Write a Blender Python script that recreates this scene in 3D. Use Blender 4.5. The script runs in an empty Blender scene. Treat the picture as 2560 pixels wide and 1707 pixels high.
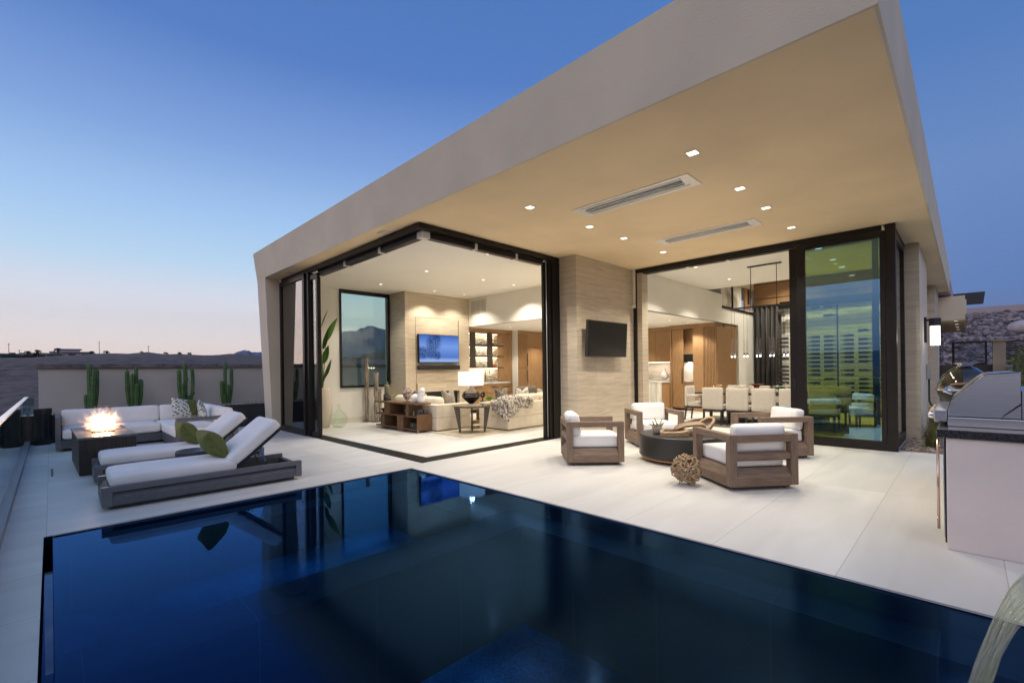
import bpy, math, random
from mathutils import Matrix, Vector, noise
sc = bpy.context.scene
COL = sc.collection
PI = math.pi
R_ = math.radians
# ------------------------------------------------------------ camera
cam = bpy.data.objects.new('camera', bpy.data.cameras.new('camera')); COL.objects.link(cam); sc.camera = cam
yaw = PI/4 - 0.0037
fw = Vector((math.cos(yaw), math.sin(yaw), 0)); rt = Vector((math.sin(yaw), -math.cos(yaw), 0))
cam.matrix_world = Matrix.Translation((0, 0, 1.35)) @ Matrix((rt, Vector((0, 0, 1)), -fw)).transposed().to_4x4() @ Matrix.Rotation(-0.0132, 4, 'Z')
cam.data.lens = 1145.66/2560*36; cam.data.sensor_width = 36
cam.data.shift_x = -.94/2560; cam.data.shift_y = 70.9/2560
cam.data.clip_start = 0.05; cam.data.clip_end = 20000
# ------------------------------------------------------------ sky (after sunset, glow low on the left)
SUN_AZ = Vector((-.3, 1, 0)).normalized()
w = bpy.data.worlds.new('World'); sc.world = w; w.use_nodes = True
nt = w.node_tree; bg = nt.nodes['Background']; N = nt.nodes.new; L = nt.links.new
def ramp(stops):
    r = N('ShaderNodeValToRGB'); cr = r.color_ramp
    while len(cr.elements) > 1: cr.elements.remove(cr.elements[-1])
    cr.elements[0].position = stops[0][0]; cr.elements[0].color = (*stops[0][1], 1)
    for p, c in stops[1:]:
        e = cr.elements.new(p); e.color = (*c, 1)
    return r
tc = N('ShaderNodeTexCoord'); nrm = N('ShaderNodeVectorMath'); nrm.operation = 'NORMALIZE'; L(tc.outputs['Generated'], nrm.inputs[0])
sep = N('ShaderNodeSeparateXYZ'); L(nrm.outputs[0], sep.inputs[0])
glow = ramp([(0, (.42, .27, .22)), (.012, (1.0, .80, .68)), (.06, (.95, .86, .82)), (.13, (.82, .84, .92)), (.20, (.53, .74, .95)), (.28, (.38, .60, .92)),
             (.39, (.225, .385, .75)), (.53, (.09, .21, .56)), (.68, (.07, .185, .49)), (1, (.14, .27, .56))])
cool = ramp([(0, (.10, .11, .17)), (.03, (.16, .20, .36)), (.12, (.12, .23, .52)), (.30, (.145, .265, .56)), (.47, (.085, .205, .51)), (.65, (.07, .19, .50)), (1, (.14, .27, .56))])
anti = ramp([(0, (.16, .15, .22)), (.04, (.40, .38, .50)), (.12, (.72, .70, .84)), (.28, (1.3, 1.2, 1.25)), (.5, (1.3, 1.25, 1.4)), (.7, (.75, .84, 1.15)), (1, (.18, .31, .60))])  # unseen sky behind the camera, brightened to fill the fascia and floor
L(sep.outputs[2], glow.inputs[0]); L(sep.outputs[2], cool.inputs[0])
dot = N('ShaderNodeVectorMath'); dot.operation = 'DOT_PRODUCT'; L(nrm.outputs[0], dot.inputs[0]); dot.inputs[1].default_value = SUN_AZ
hz = N('ShaderNodeMath'); hz.operation = 'POWER'; hz.inputs[1].default_value = 2
L(sep.outputs[2], hz.inputs[0])
om = N('ShaderNodeMath'); om.operation = 'SUBTRACT'; om.inputs[0].default_value = 1.0001; L(hz.outputs[0], om.inputs[1])
sq = N('ShaderNodeMath'); sq.operation = 'SQRT'; L(om.outputs[0], sq.inputs[0])
dv = N('ShaderNodeMath'); dv.operation = 'DIVIDE'; L(dot.outputs['Value'], dv.inputs[0]); L(sq.outputs[0], dv.inputs[1])
mr = N('ShaderNodeMapRange'); mr.interpolation_type = 'SMOOTHSTEP'; L(dv.outputs[0], mr.inputs[0])
mr.inputs[1].default_value = -.35; mr.inputs[2].default_value = .8
mx = N('ShaderNodeMix'); mx.data_type = 'RGBA'; L(mr.outputs[0], mx.inputs['Factor']); L(cool.outputs[0], mx.inputs['A']); L(glow.outputs[0], mx.inputs['B'])
sky = N('ShaderNodeTexSky'); sky.sky_type = 'NISHITA'; sky.sun_disc = False; sky.sun_elevation = R_(-2); sky.sun_rotation = math.atan2(-.3, 1)
sc_ = N('ShaderNodeMix'); sc_.data_type = 'RGBA'; sc_.blend_type = 'ADD'; sc_.inputs['Factor'].default_value = .05
L(mx.outputs['Result'], sc_.inputs['A']); L(sky.outputs[0], sc_.inputs['B'])
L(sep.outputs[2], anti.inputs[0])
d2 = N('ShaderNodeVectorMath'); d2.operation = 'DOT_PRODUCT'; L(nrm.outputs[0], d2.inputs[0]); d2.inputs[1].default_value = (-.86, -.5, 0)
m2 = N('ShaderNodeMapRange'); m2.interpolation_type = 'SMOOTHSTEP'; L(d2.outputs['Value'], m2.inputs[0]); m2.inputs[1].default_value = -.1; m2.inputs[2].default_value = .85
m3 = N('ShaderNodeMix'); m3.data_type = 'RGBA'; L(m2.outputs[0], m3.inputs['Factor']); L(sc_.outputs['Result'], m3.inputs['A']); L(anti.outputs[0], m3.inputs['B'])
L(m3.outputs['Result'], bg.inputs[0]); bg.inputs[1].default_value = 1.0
sun = bpy.data.objects.new('sun', bpy.data.lights.new('sun', 'SUN')); COL.objects.link(sun)
sun.data.energy = .35; sun.data.angle = R_(30); sun.data.color = (1, .72, .6)
sun.rotation_euler = Vector((-SUN_AZ.x, -SUN_AZ.y, -.12)).to_track_quat('-Z', 'Y').to_euler()
sc.view_settings.view_transform = 'Standard'; sc.view_settings.look = 'None'; sc.view_settings.exposure = 0; sc.view_settings.gamma = 1
try:
    sc.cycles.max_bounces = 10; sc.cycles.diffuse_bounces = 5; sc.cycles.glossy_bounces = 4; sc.cycles.transparent_max_bounces = 24
    sc.cycles.sample_clamp_indirect = 4; sc.cycles.use_denoising = True; sc.cycles.caustics_reflective = False; sc.cycles.caustics_refractive = False
    sc.cycles.use_light_tree = True
except Exception: pass
# ------------------------------------------------------------ materials
MATS = {}
def mat(name, col, rough=.6, metal=0, var=0, scale=6, stretch=(1, 1, 1), col2=None, bump=0, bscale=60, emit=0, spec=.5, sharp=(.35, .65), detail=4, alpha=None, coat=0, sheen=0):
    if name in MATS: return MATS[name]
    m = bpy.data.materials.new(name); m.use_nodes = True; n = m.node_tree; p = n.nodes['Principled BSDF']
    p.inputs['Base Color'].default_value = (*col, 1); p.inputs['Roughness'].default_value = rough; p.inputs['Metallic'].default_value = metal
    p.inputs['Specular IOR Level'].default_value = spec
    if coat: p.inputs['Coat Weight'].default_value = coat
    if sheen: p.inputs['Sheen Weight'].default_value = sheen
    t = n.nodes.new('ShaderNodeTexCoord'); mp = n.nodes.new('ShaderNodeMapping'); mp.inputs['Scale'].default_value = stretch
    n.links.new(t.outputs['Object'], mp.inputs[0])
    if var or col2:
        if col2 is None:
            a = tuple(c*(1-var) for c in col); b = tuple(min(1, c*(1+var)) for c in col)
        else: a, b = col, col2
        nz = n.nodes.new('ShaderNodeTexNoise'); nz.inputs['Scale'].default_value = scale; nz.inputs['Detail'].default_value = detail
        n.links.new(mp.outputs[0], nz.inputs['Vector'])
        cr = n.nodes.new('ShaderNodeValToRGB'); cr.color_ramp.elements[0].position = sharp[0]; cr.color_ramp.elements[1].position = sharp[1]
        cr.color_ramp.elements[0].color = (*a, 1); cr.color_ramp.elements[1].color = (*b, 1)
        n.links.new(nz.outputs['Fac'], cr.inputs[0]); n.links.new(cr.outputs[0], p.inputs['Base Color'])
    if bump:
        nb = n.nodes.new('ShaderNodeTexNoise'); nb.inputs['Scale'].default_value = bscale; nb.inputs['Detail'].default_value = 5
        n.links.new(mp.outputs[0], nb.inputs['Vector'])
        bp = n.nodes.new('ShaderNodeBump'); bp.inputs['Strength'].default_value = bump; bp.inputs['Distance'].default_value = .01
        n.links.new(nb.outputs['Fac'], bp.inputs['Height']); n.links.new(bp.outputs[0], p.inputs['Normal'])
    if emit: p.inputs['Emission Color'].default_value = (*col, 1); p.inputs['Emission Strength'].default_value = emit
    MATS[name] = m; return m
def glassmat(name, tint=(1, 1, 1), ior=1.45, gloss=(1, 1, 1), rough=0., extra=0.):
    if name in MATS: return MATS[name]
    m = bpy.data.materials.new(name); m.use_nodes = True; n = m.node_tree; n.nodes.clear()
    o = n.nodes.new('ShaderNodeOutputMaterial'); mx = n.nodes.new('ShaderNodeMixShader'); fr = n.nodes.new('ShaderNodeFresnel'); fr.inputs[0].default_value = ior
    tr = n.nodes.new('ShaderNodeBsdfTransparent'); tr.inputs[0].default_value = (*tint, 1)
    gl = n.nodes.new('ShaderNodeBsdfGlossy'); gl.inputs[0].default_value = (*gloss, 1); gl.inputs['Roughness'].default_value = rough
    ad = n.nodes.new('ShaderNodeMath'); ad.operation = 'ADD'; ad.use_clamp = True; ad.inputs[1].default_value = extra
    # the same Fresnel weight from both sides of a thin pane
    ge = n.nodes.new('ShaderNodeNewGeometry'); iv = n.nodes.new('ShaderNodeMix'); iv.inputs['A'].default_value = ior; iv.inputs['B'].default_value = 1/ior
    n.links.new(ge.outputs['Backfacing'], iv.inputs['Factor'])
    n.links.new(iv.outputs['Result'], fr.inputs[0]); n.links.new(fr.outputs[0], ad.inputs[0]); n.links.new(ad.outputs[0], mx.inputs[0]); n.links.new(tr.outputs[0], mx.inputs[1]); n.links.new(gl.outputs[0], mx.inputs[2])
    n.links.new(mx.outputs[0], o.inputs[0]); MATS[name] = m; return m
def emat(name, col, strength):
    if name in MATS: return MATS[name]
    m = bpy.data.materials.new(name); m.use_nodes = True; n = m.node_tree; n.nodes.clear()
    o = n.nodes.new('ShaderNodeOutputMaterial'); e = n.nodes.new('ShaderNodeEmission'); e.inputs[0].default_value = (*col, 1); e.inputs[1].default_value = strength
    n.links.new(e.outputs[0], o.inputs[0]); MATS[name] = m; return m
def wood(name, a, b, axis=0, scale=5, rough=.5, bump=.12):
    st = [14, 14, 14]; st[axis] = 1
    return mat(name, a, rough, col2=b, scale=scale, stretch=tuple(st), bump=bump, bscale=18, sharp=(.3, .72), detail=7)
def stonemat(name, a, b, pw=1.2, ph=.66):
    """vein-cut limestone: fine wavy horizontal streaks, panel joints"""
    if name in MATS: return MATS[name]
    m = bpy.data.materials.new(name); m.use_nodes = True; n = m.node_tree; p = n.nodes['Principled BSDF']; p.inputs['Roughness'].default_value = .55
    K = n.nodes.new; J = n.links.new
    t = K('ShaderNodeTexCoord'); 
    mp = K('ShaderNodeMapping'); mp.inputs['Scale'].default_value = (1.2, 1.2, 16); J(t.outputs['Object'], mp.inputs[0])
    nz = K('ShaderNodeTexNoise'); nz.inputs['Scale'].default_value = 1.6; nz.inputs['Detail'].default_value = 8; nz.inputs['Roughness'].default_value = .62; nz.inputs['Distortion'].default_value = .5
    J(mp.outputs[0], nz.inputs['Vector'])
    cr = K('ShaderNodeValToRGB'); cr.color_ramp.elements[0].position = .34; cr.color_ramp.elements[1].position = .6
    cr.color_ramp.elements[0].color = (*b, 1); cr.color_ramp.elements[1].color = (*a, 1); J(nz.outputs['Fac'], cr.inputs[0])
    # panels: tone per panel via white noise on the cell
    sx = K('ShaderNodeSeparateXYZ'); J(t.outputs['Object'], sx.inputs[0])
    ad = K('ShaderNodeMath'); ad.operation = 'ADD'; J(sx.outputs[0], ad.inputs[0]); J(sx.outputs[1], ad.inputs[1])
    def cell(src, size, off):
        d = K('ShaderNodeMath'); d.operation = 'MULTIPLY_ADD'; d.inputs[1].default_value = 1/size; d.inputs[2].default_value = off; J(src, d.inputs[0])
        f = K('ShaderNodeMath'); f.operation = 'FLOOR'; J(d.outputs[0], f.inputs[0])
        r = K('ShaderNodeMath'); r.operation = 'SUBTRACT'; J(d.outputs[0], r.inputs[0]); J(f.outputs[0], r.inputs[1])
        e = K('ShaderNodeMath'); e.operation = 'LESS_THAN'; e.inputs[1].default_value = .006/size; J(r.outputs[0], e.inputs[0])
        return f, e
    f1, e1 = cell(ad.outputs[0], pw, .13); f2, e2 = cell(sx.outputs[2], ph, .37)
    cb = K('ShaderNodeCombineXYZ'); J(f1.outputs[0], cb.inputs[0]); J(f2.outputs[0], cb.inputs[1])
    wn = K('ShaderNodeTexWhiteNoise'); J(cb.outputs[0], wn.inputs[0])
    mr = K('ShaderNodeMapRange'); mr.inputs[3].default_value = .9; mr.inputs[4].default_value = 1.06; J(wn.outputs[0], mr.inputs[0])
    ml = K('ShaderNodeMix'); ml.data_type = 'RGBA'; ml.blend_type = 'MULTIPLY'; ml.inputs['Factor'].default_value = 1
    J(cr.outputs[0], ml.inputs['A']); J(mr.outputs[0], ml.inputs['B'])
    mxx = K('ShaderNodeMath'); mxx.operation = 'MAXIMUM'; J(e1.outputs[0], mxx.inputs[0]); J(e2.outputs[0], mxx.inputs[1])
    sc2 = K('ShaderNodeMath'); sc2.operation = 'MULTIPLY'; sc2.inputs[1].default_value = .35; J(mxx.outputs[0], sc2.inputs[0])
    dk = K('ShaderNodeMix'); dk.data_type = 'RGBA'; J(sc2.outputs[0], dk.inputs['Factor']); J(ml.outputs['Result'], dk.inputs['A']); dk.inputs['B'].default_value = (.12, .1, .08, 1)
    J(dk.outputs['Result'], p.inputs['Base Color'])
    bp = K('ShaderNodeBump'); bp.inputs['Strength'].default_value = .25; bp.inputs['Distance'].default_value = .006; J(nz.outputs['Fac'], bp.inputs['Height']); J(bp.outputs[0], p.inputs['Normal'])
    MATS[name] = m; return m
def tilemat(name, a, b, line, sx_, sy_, ox, oy, rough=.45):
    if name in MATS: return MATS[name]
    m = bpy.data.materials.new(name); m.use_nodes = True; n = m.node_tree; p = n.nodes['Principled BSDF']
    K = n.nodes.new; J = n.links.new
    t = K('ShaderNodeTexCoord'); s = K('ShaderNodeSeparateXYZ'); J(t.outputs['Object'], s.inputs[0])
    def cell(src, size, off, shift=None):
        d = K('ShaderNodeMath'); d.operation = 'MULTIPLY_ADD'; d.inputs[1].default_value = 1/size; d.inputs[2].default_value = -off/size; J(src, d.inputs[0])
        q = d
        if shift is not None:
            q = K('ShaderNodeMath'); q.operation = 'MULTIPLY_ADD'; q.inputs[1].default_value = .5; J(shift, q.inputs[0]); J(d.outputs[0], q.inputs[2])
        f = K('ShaderNodeMath'); f.operation = 'FLOOR'; J(q.outputs[0], f.inputs[0])
        r = K('ShaderNodeMath'); r.operation = 'SUBTRACT'; J(q.outputs[0], r.inputs[0]); J(f.outputs[0], r.inputs[1])
        e = K('ShaderNodeMath'); e.operation = 'LESS_THAN'; e.inputs[1].default_value = .005/size; J(r.outputs[0], e.inputs[0])
        return f, e
    fy, ey = cell(s.outputs[1], sy_, oy); fx, ex = cell(s.outputs[0], sx_, ox)
    cb = K('ShaderNodeCombineXYZ'); J(fx.outputs[0], cb.inputs[0]); J(fy.outputs[0], cb.inputs[1])
    wn = K('ShaderNodeTexWhiteNoise'); J(cb.outputs[0], wn.inputs[0])
    mp = K('ShaderNodeMapping'); mp.inputs['Scale'].default_value = (.5, 2.6, 1); J(t.outputs['Object'], mp.inputs[0])
    nz = K('ShaderNodeTexNoise'); nz.inputs['Scale'].default_value = 1.3; nz.inputs['Detail'].default_value = 7; nz.inputs['Distortion'].default_value = .6
    ofs = K('ShaderNodeVectorMath'); ofs.operation = 'ADD'; J(mp.outputs[0], ofs.inputs[0]); J(wn.outputs['Color'], ofs.inputs[1])
    J(ofs.outputs[0], nz.inputs['Vector'])
    cr = K('ShaderNodeValToRGB'); cr.color_ramp.elements[0].position = .3; cr.color_ramp.elements[1].position = .7
    cr.color_ramp.elements[0].color = (*b, 1); cr.color_ramp.elements[1].color = (*a, 1); J(nz.outputs['Fac'], cr.inputs[0])
    mxx = K('ShaderNodeMath'); mxx.operation = 'MAXIMUM'; J(ex.outputs[0], mxx.inputs[0]); J(ey.outputs[0], mxx.inputs[1])
    tn = K('ShaderNodeMapRange'); tn.inputs[3].default_value = .93; tn.inputs[4].default_value = 1.04; J(wn.outputs['Value'], tn.inputs[0])
    big = K('ShaderNodeTexNoise'); big.inputs['Scale'].default_value = .45; big.inputs['Detail'].default_value = 3; J(t.outputs['Object'], big.inputs['Vector'])
    bm = K('ShaderNodeMapRange'); bm.inputs[1].default_value = .3; bm.inputs[2].default_value = .7; bm.inputs[3].default_value = .95; bm.inputs[4].default_value = 1.03; J(big.outputs['Fac'], bm.inputs[0])
    tm = K('ShaderNodeMath'); tm.operation = 'MULTIPLY'; J(tn.outputs[0], tm.inputs[0]); J(bm.outputs[0], tm.inputs[1])
    tv = K('ShaderNodeMix'); tv.data_type = 'RGBA'; tv.blend_type = 'MULTIPLY'; tv.inputs['Factor'].default_value = 1; J(cr.outputs[0], tv.inputs['A']); J(tm.outputs[0], tv.inputs['B'])
    dk = K('ShaderNodeMix'); dk.data_type = 'RGBA'; J(mxx.outputs[0], dk.inputs['Factor']); J(tv.outputs['Result'], dk.inputs['A']); dk.inputs['B'].default_value = (*line, 1)
    J(dk.outputs['Result'], p.inputs['Base Color'])
    r2 = K('ShaderNodeMapRange'); r2.inputs[3].default_value = rough-.06; r2.inputs[4].default_value = rough+.12; J(nz.outputs['Fac'], r2.inputs[0]); J(r2.outputs[0], p.inputs['Roughness'])
    MATS[name] = m; return m
# ------------------------------------------------------------ mesh builder
class MB:
    def __init__(s): s.v = []; s.f = []
    def add(s, vs, fs):
        o = len(s.v); s.v += [tuple(v) for v in vs]; s.f += [tuple(i+o for i in f) for f in fs]; return s
    def hexa(s, p): return s.add(p, [(3, 2, 1, 0), (4, 5, 6, 7), (0, 1, 5, 4), (1, 2, 6, 5), (2, 3, 7, 6), (3, 0, 4, 7)])
    def box(s, x0, x1, y0, y1, z0, z1):
        return s.hexa([(x0, y0, z0), (x1, y0, z0), (x1, y1, z0), (x0, y1, z0), (x0, y0, z1), (x1, y0, z1), (x1, y1, z1), (x0, y1, z1)])
    def bar(s, a, b, w, h, up=(0, 0, 1)):
        a, b = Vector(a), Vector(b); d = (b-a).normalized(); u = Vector(up); r = d.cross(u).normalized(); u = r.cross(d)
        p = [q+r*i*w/2+u*j*h/2 for q in (a, b) for i, j in ((-1, -1), (1, -1), (1, 1), (-1, 1))]
        return s.hexa(p)
    def prism(s, pts, axis, a, b):
        def P(u, v, w_): return {'x': (w_, u, v), 'y': (u, w_, v), 'z': (u, v, w_)}[axis]
        n = len(pts); vs = [P(u, v, a) for u, v in pts]+[P(u, v, b) for u, v in pts]
        fs = [tuple(range(n))[::-1], tuple(range(n, 2*n))]+[(i, (i+1) % n, n+(i+1) % n, n+i) for i in range(n)]
        return s.add(vs, fs)
    def lathe(s, prof, cx=0, cy=0, n=24, sx=1, sy=1, wob=None):
        vs = []; fs = []
        for r, z in prof:
            for k in range(n):
                a = 2*PI*k/n; q = r*(wob(a, z) if wob else 1); vs.append((cx+q*sx*math.cos(a), cy+q*sy*math.sin(a), z))
        m = len(prof)
        for i in range(m-1):
            for k in range(n): fs.append((i*n+k, i*n+(k+1) % n, (i+1)*n+(k+1) % n, (i+1)*n+k))
        fs.append(tuple(range(n))[::-1]); fs.append(tuple(range((m-1)*n, m*n)))
        return s.add(vs, fs)
    def cyl(s, cx, cy, z0, z1, r0, r1=None, n=20):
        r1 = r0 if r1 is None else r1; return s.lathe([(r0, z0), (r1, z1)], cx, cy, n)
    def tube(s, pts, r, n=8, closed=False):
        pts = [Vector(p) for p in pts]; m = len(pts); rr = r if isinstance(r, (list, tuple)) else [r]*m
        vs = []; fs = []; u = None
        for i, p in enumerate(pts):
            if closed: d = (pts[(i+1) % m]-pts[i-1]).normalized()
            else: d = (pts[min(i+1, m-1)]-pts[max(i-1, 0)]).normalized()
            if u is None: u = d.orthogonal().normalized()
            u = (u-d*u.dot(d)); u = u.normalized() if u.length > 1e-6 else d.orthogonal().normalized()
            v = d.cross(u)
            for k in range(n):
                a = 2*PI*k/n; vs.append(p+(u*math.cos(a)+v*math.sin(a))*rr[i])
        for i in range(m if closed else m-1):
            j = (i+1) % m
            for k in range(n): fs.append((i*n+k, i*n+(k+1) % n, j*n+(k+1) % n, j*n+k))
        if not closed: fs.append(tuple(range(n))[::-1]); fs.append(tuple(range((m-1)*n, m*n)))
        return s.add(vs, fs)
    def ball(s, c, r, n=12, m=8, wob=None):
        r = r if isinstance(r, (list, tuple)) else (r, r, r); vs = []; fs = []
        for i in range(m+1):
            t = PI*(i if 0 < i < m else (i+.001 if i == 0 else m-.001))/m
            for k in range(n):
                a = 2*PI*k/n; d = Vector((math.sin(t)*math.cos(a), math.sin(t)*math.sin(a), math.cos(t))); q = wob(d) if wob else 1
                vs.append((c[0]+r[0]*d.x*q, c[1]+r[1]*d.y*q, c[2]+r[2]*d.z*q))
        for i in range(m):
            for k in range(n): fs.append((i*n+k, (i+1)*n+k, (i+1)*n+(k+1) % n, i*n+(k+1) % n))
        return s.add(vs, fs)
    def quad(s, a, b, c, d): return s.add([a, b, c, d], [(0, 1, 2, 3)])
    def cushion(s, x0, x1, y0, y1, z0, z1, r=.04, puff=.012, n=10, M=None):
        h = Vector(((x1-x0)/2, (y1-y0)/2, (z1-z0)/2)); c = Vector(((x1+x0)/2, (y1+y0)/2, (z1+z0)/2)); r = min(r, *[q*.98 for q in h])
        th = min(range(3), key=lambda i: h[i])
        def pos(t):  # non-uniform grid, denser at the rim
            return math.sin(t*PI/2)
        for ax in range(3):
            for sg in (-1, 1):
                a1, a2 = (ax+1) % 3, (ax+2) % 3; vs = []; fs = []
                for i in range(n+1):
                    for j in range(n+1):
                        p = Vector((0, 0, 0)); p[ax] = sg; p[a1] = pos(-1+2*i/n); p[a2] = pos(-1+2*j/n)*sg
                        q = Vector([p[k]*h[k] for k in range(3)]); cl = Vector([max(-(h[k]-r), min(h[k]-r, q[k])) for k in range(3)])
                        d = q-cl; q = cl+(d.normalized()*r if d.length > 1e-9 else d)
                        o1, o2 = [k for k in range(3) if k != th]
                        fac = (1-(q[o1]/h[o1])**4)*(1-(q[o2]/h[o2])**4)
                        q[th] += math.copysign(puff, q[th])*max(0, fac)*(abs(q[th])/h[th])
                        wv = noise.noise(Vector((q+c))*5)*.004*puff/.012; q += q.normalized()*wv
                        q = q+c; vs.append(M @ q if M else q)
                for i in range(n):
                    for j in range(n): a = i*(n+1)+j; fs.append((a, a+n+1, a+n+2, a+1))
                s.add(vs, fs)
        return s
    def pillow(s, w_, h_, t, M, n=24, chop=0, seed=0):
        """knife-edge throw pillow in local x (width) / z (height), thickness y; chop pinches the top edge"""
        top = []; fs = []
        for sg in (1, -1):
            for i in range(n+1):
                for j in range(n+1):
                    u = -1+2*i/n; v = -1+2*j/n
                    th = t/2*(max(0, (1-u**8)*(1-v**8))**.5)*(.42+.58*(1-u*u)*(1-v*v))*(1+.10*noise.noise(Vector((u*1.6, v*1.6, seed)))+.05*noise.noise(Vector((u*5, v*5, seed))))
                    x = w_/2*u*(1-.06*(1-v**4)); z = h_/2*v*(1-.06*(1-u**4))
                    if chop and v > 0: z -= chop*v*v*math.exp(-(u/.38)**2)
                    top.append(M @ Vector((x, sg*th, z)))
        k = (n+1)*(n+1)
        for i in range(n):
            for j in range(n):
                a = i*(n+1)+j; fs.append((a, a+n+1, a+n+2, a+1)); fs.append((k+a+1, k+a+n+2, k+a+n+1, k+a))
        return s.add(top, fs)
    def build(s, name, m, parent=None, smooth=False, bevel=0, seg=2, solid=0, sub=0, col=None):
        me = bpy.data.meshes.new(name); me.from_pydata(s.v, [], s.f); me.update()
        if smooth: me.polygons.foreach_set('use_smooth', [True]*len(me.polygons))
        me.materials.append(m); o = bpy.data.objects.new(name, me); COL.objects.link(o)
        if parent: o.parent = parent
        if solid: q = o.modifiers.new('solid', 'SOLIDIFY'); q.thickness = solid
        if sub: q = o.modifiers.new('sub', 'SUBSURF'); q.levels = q.render_levels = sub
        if bevel:
            q = o.modifiers.new('bevel', 'BEVEL'); q.width = bevel; q.segments = seg; q.limit_method = 'ANGLE'; q.angle_limit = R_(40); q.harden_normals = False
        return o
def tag(o, label=None, cat=None, group=None, kind=None):
    if label: o['label'] = label
    if cat: o['category'] = cat
    if group: o['group'] = group
    if kind: o['kind'] = kind
    return o
def thing(name, label, cat, loc=(0, 0, 0), rz=0, group=None):
    o = bpy.data.objects.new(name, None); COL.objects.link(o); o.location = loc; o.rotation_euler = (0, 0, rz); o.empty_display_size = .1
    return tag(o, label, cat, group)
def dup(o, loc=None, rz=None, label=None, parent=None, sc3=None):
    c = o.copy(); COL.objects.link(c)
    if parent: c.parent = parent
    if loc is not None: c.location = loc
    if rz is not None: c.rotation_euler = (0, 0, rz)
    if label: c['label'] = label
    if sc3: c.scale = sc3
    for ch in list(o.children): dup(ch, parent=c)
    return c
def struct(name, mb, m, **k): return tag(mb.build(name, m, **k), kind='structure')
def RZ(a): return Matrix.Rotation(a, 4, 'Z')
def TR(x, y, z): return Matrix.Translation((x, y, z))
WARM = (1, .92, .775)
# palette
plaster = mat('warm_plaster', (.70, .60, .455), .85, var=.05, scale=1.2, bump=.25, bscale=70)
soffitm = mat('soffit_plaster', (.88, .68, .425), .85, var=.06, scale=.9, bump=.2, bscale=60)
iwall = mat('interior_paint', (.80, .77, .70), .8, var=.02, scale=2)
ceilm = mat('ceiling_paint', (.88, .845, .76), .85, var=.015, scale=1)
bronze = mat('dark_bronze_metal', (.022, .018, .016), .38, metal=.55, var=.15, scale=20)
stone = stonemat('vein_cut_limestone', (.60, .51, .39), (.47, .385, .285))
walnutX = wood('walnut_along_x', (.10, .05, .022), (.21, .115, .055), 0)
walnutZ = wood('walnut_upright', (.10, .05, .022), (.22, .12, .058), 2)
walnutY = wood('walnut_along_y', (.085, .042, .02), (.20, .11, .052), 1)
oakZ = wood('warm_oak_upright', (.28, .15, .065), (.42, .25, .12), 2, rough=.45)
oakX = wood('warm_oak_along_x', (.27, .145, .062), (.41, .24, .115), 0, rough=.45)
oakY = wood('warm_oak_along_y', (.27, .145, .062), (.41, .24, .115), 1, rough=.45)
teakX = wood('weathered_teak_x', (.125, .082, .056), (.245, .170, .118), 0, rough=.65, bump=.2)
teakY = wood('weathered_teak_y', (.125, .082, .056), (.245, .170, .118), 1, rough=.65, bump=.2)
teakZ = wood('weathered_teak_z', (.125, .082, .056), (.245, .170, .118), 2, rough=.65, bump=.2)
whitefab = mat('white_outdoor_fabric', (.78, .77, .76), .9, var=.025, scale=4, bump=.55, bscale=7, sheen=.1)
charm = mat('charcoal_powder_coat', (.12, .122, .135), .5, var=.08, scale=10, stretch=(1, 10, 10))
charw = mat('charcoal_slat_side', (.085, .087, .098), .6, var=.2, scale=6, stretch=(2, 20, 20))
black = mat('matt_black', (.012, .012, .013), .45)
greenfab = mat('olive_fabric', (.12, .14, .035), .9, var=.12, scale=25, bump=.5, bscale=9)
cream = mat('cream_upholstery', (.70, .62, .50), .9, var=.04, scale=8, bump=.12, bscale=500, sheen=.15)
chrome = mat('polished_chrome', (.75, .75, .75), .08, metal=1)
steel = mat('brushed_steel', (.62, .61, .63), .28, metal=1, var=.05, scale=5, stretch=(1, 1, 30), bump=.03, bscale=100)
smoke = mat('smoked_glass_solid', (.05, .04, .03), .04, metal=.6, spec=1)
clear = glassmat('clear_glass', (.93, .96, .95), 1.5)
# ============================================================ SETTING: ground, paving, pool
def hnoise(x, y, s, a, seed=0): return a*noise.noise(Vector((x/s+seed, y/s+seed*1.7, seed)))
def terrain_h(x, y):
    d = math.hypot(x, y); az = math.degrees(math.atan2(y, x))      # azimuth from +X
    h = -3.2
    if d > 18:
        # a bare dirt ridge beyond the garden wall, about 120 m off
        k = max(0, min(1, (d-22)/95)); k = k*k*(3-2*k)
        far = 5.3+.35*math.sin(math.radians(az*9+20))
        if az > 84: far -= (az-84)*.12
        if az < 72: far -= (72-az)*.10
        if az < 20: far = 2
        if az > 130 or az < -20: far = -1
        h += k*(far+3.2)
        h += hnoise(x, y, 26, .7, 3)*k+hnoise(x, y, 9, .45, 5)*k+hnoise(x, y, 3, .3, 8)*min(1, k*3)
    if d > 150: h -= (d-150)*.02 if d < 600 else 9
    if d > 700: h = min(h, -7+hnoise(x, y, 400, 3, 2))
    return h
mb = MB(); rings = [0, 6, 12, 16, 20, 24, 28, 33, 38, 44, 50, 57, 64, 72, 80, 88, 96, 104, 110, 116, 122, 128, 136, 146, 160, 200, 260, 400, 600, 900, 1400, 2500, 5000, 9000]
NA = 480; vs = []; fs = []
for i, r in enumerate(rings):
    for k in range(NA):
        a = 2*PI*k/NA; x, y = r*math.cos(a), r*math.sin(a); vs.append((x, y, terrain_h(x, y)))
for i in range(len(rings)-1):
    for k in range(NA): fs.append((i*NA+k, (i+1)*NA+k, (i+1)*NA+(k+1) % NA, i*NA+(k+1) % NA))
mb.add(vs, fs)
dirt = mat('desert_dirt', (.055, .038, .034), .95, col2=(.15, .105, .085), scale=.9, detail=12, bump=1.0, bscale=3.5, sharp=(.35, .62))
struct('ground', mb, dirt, smooth=True)
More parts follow.
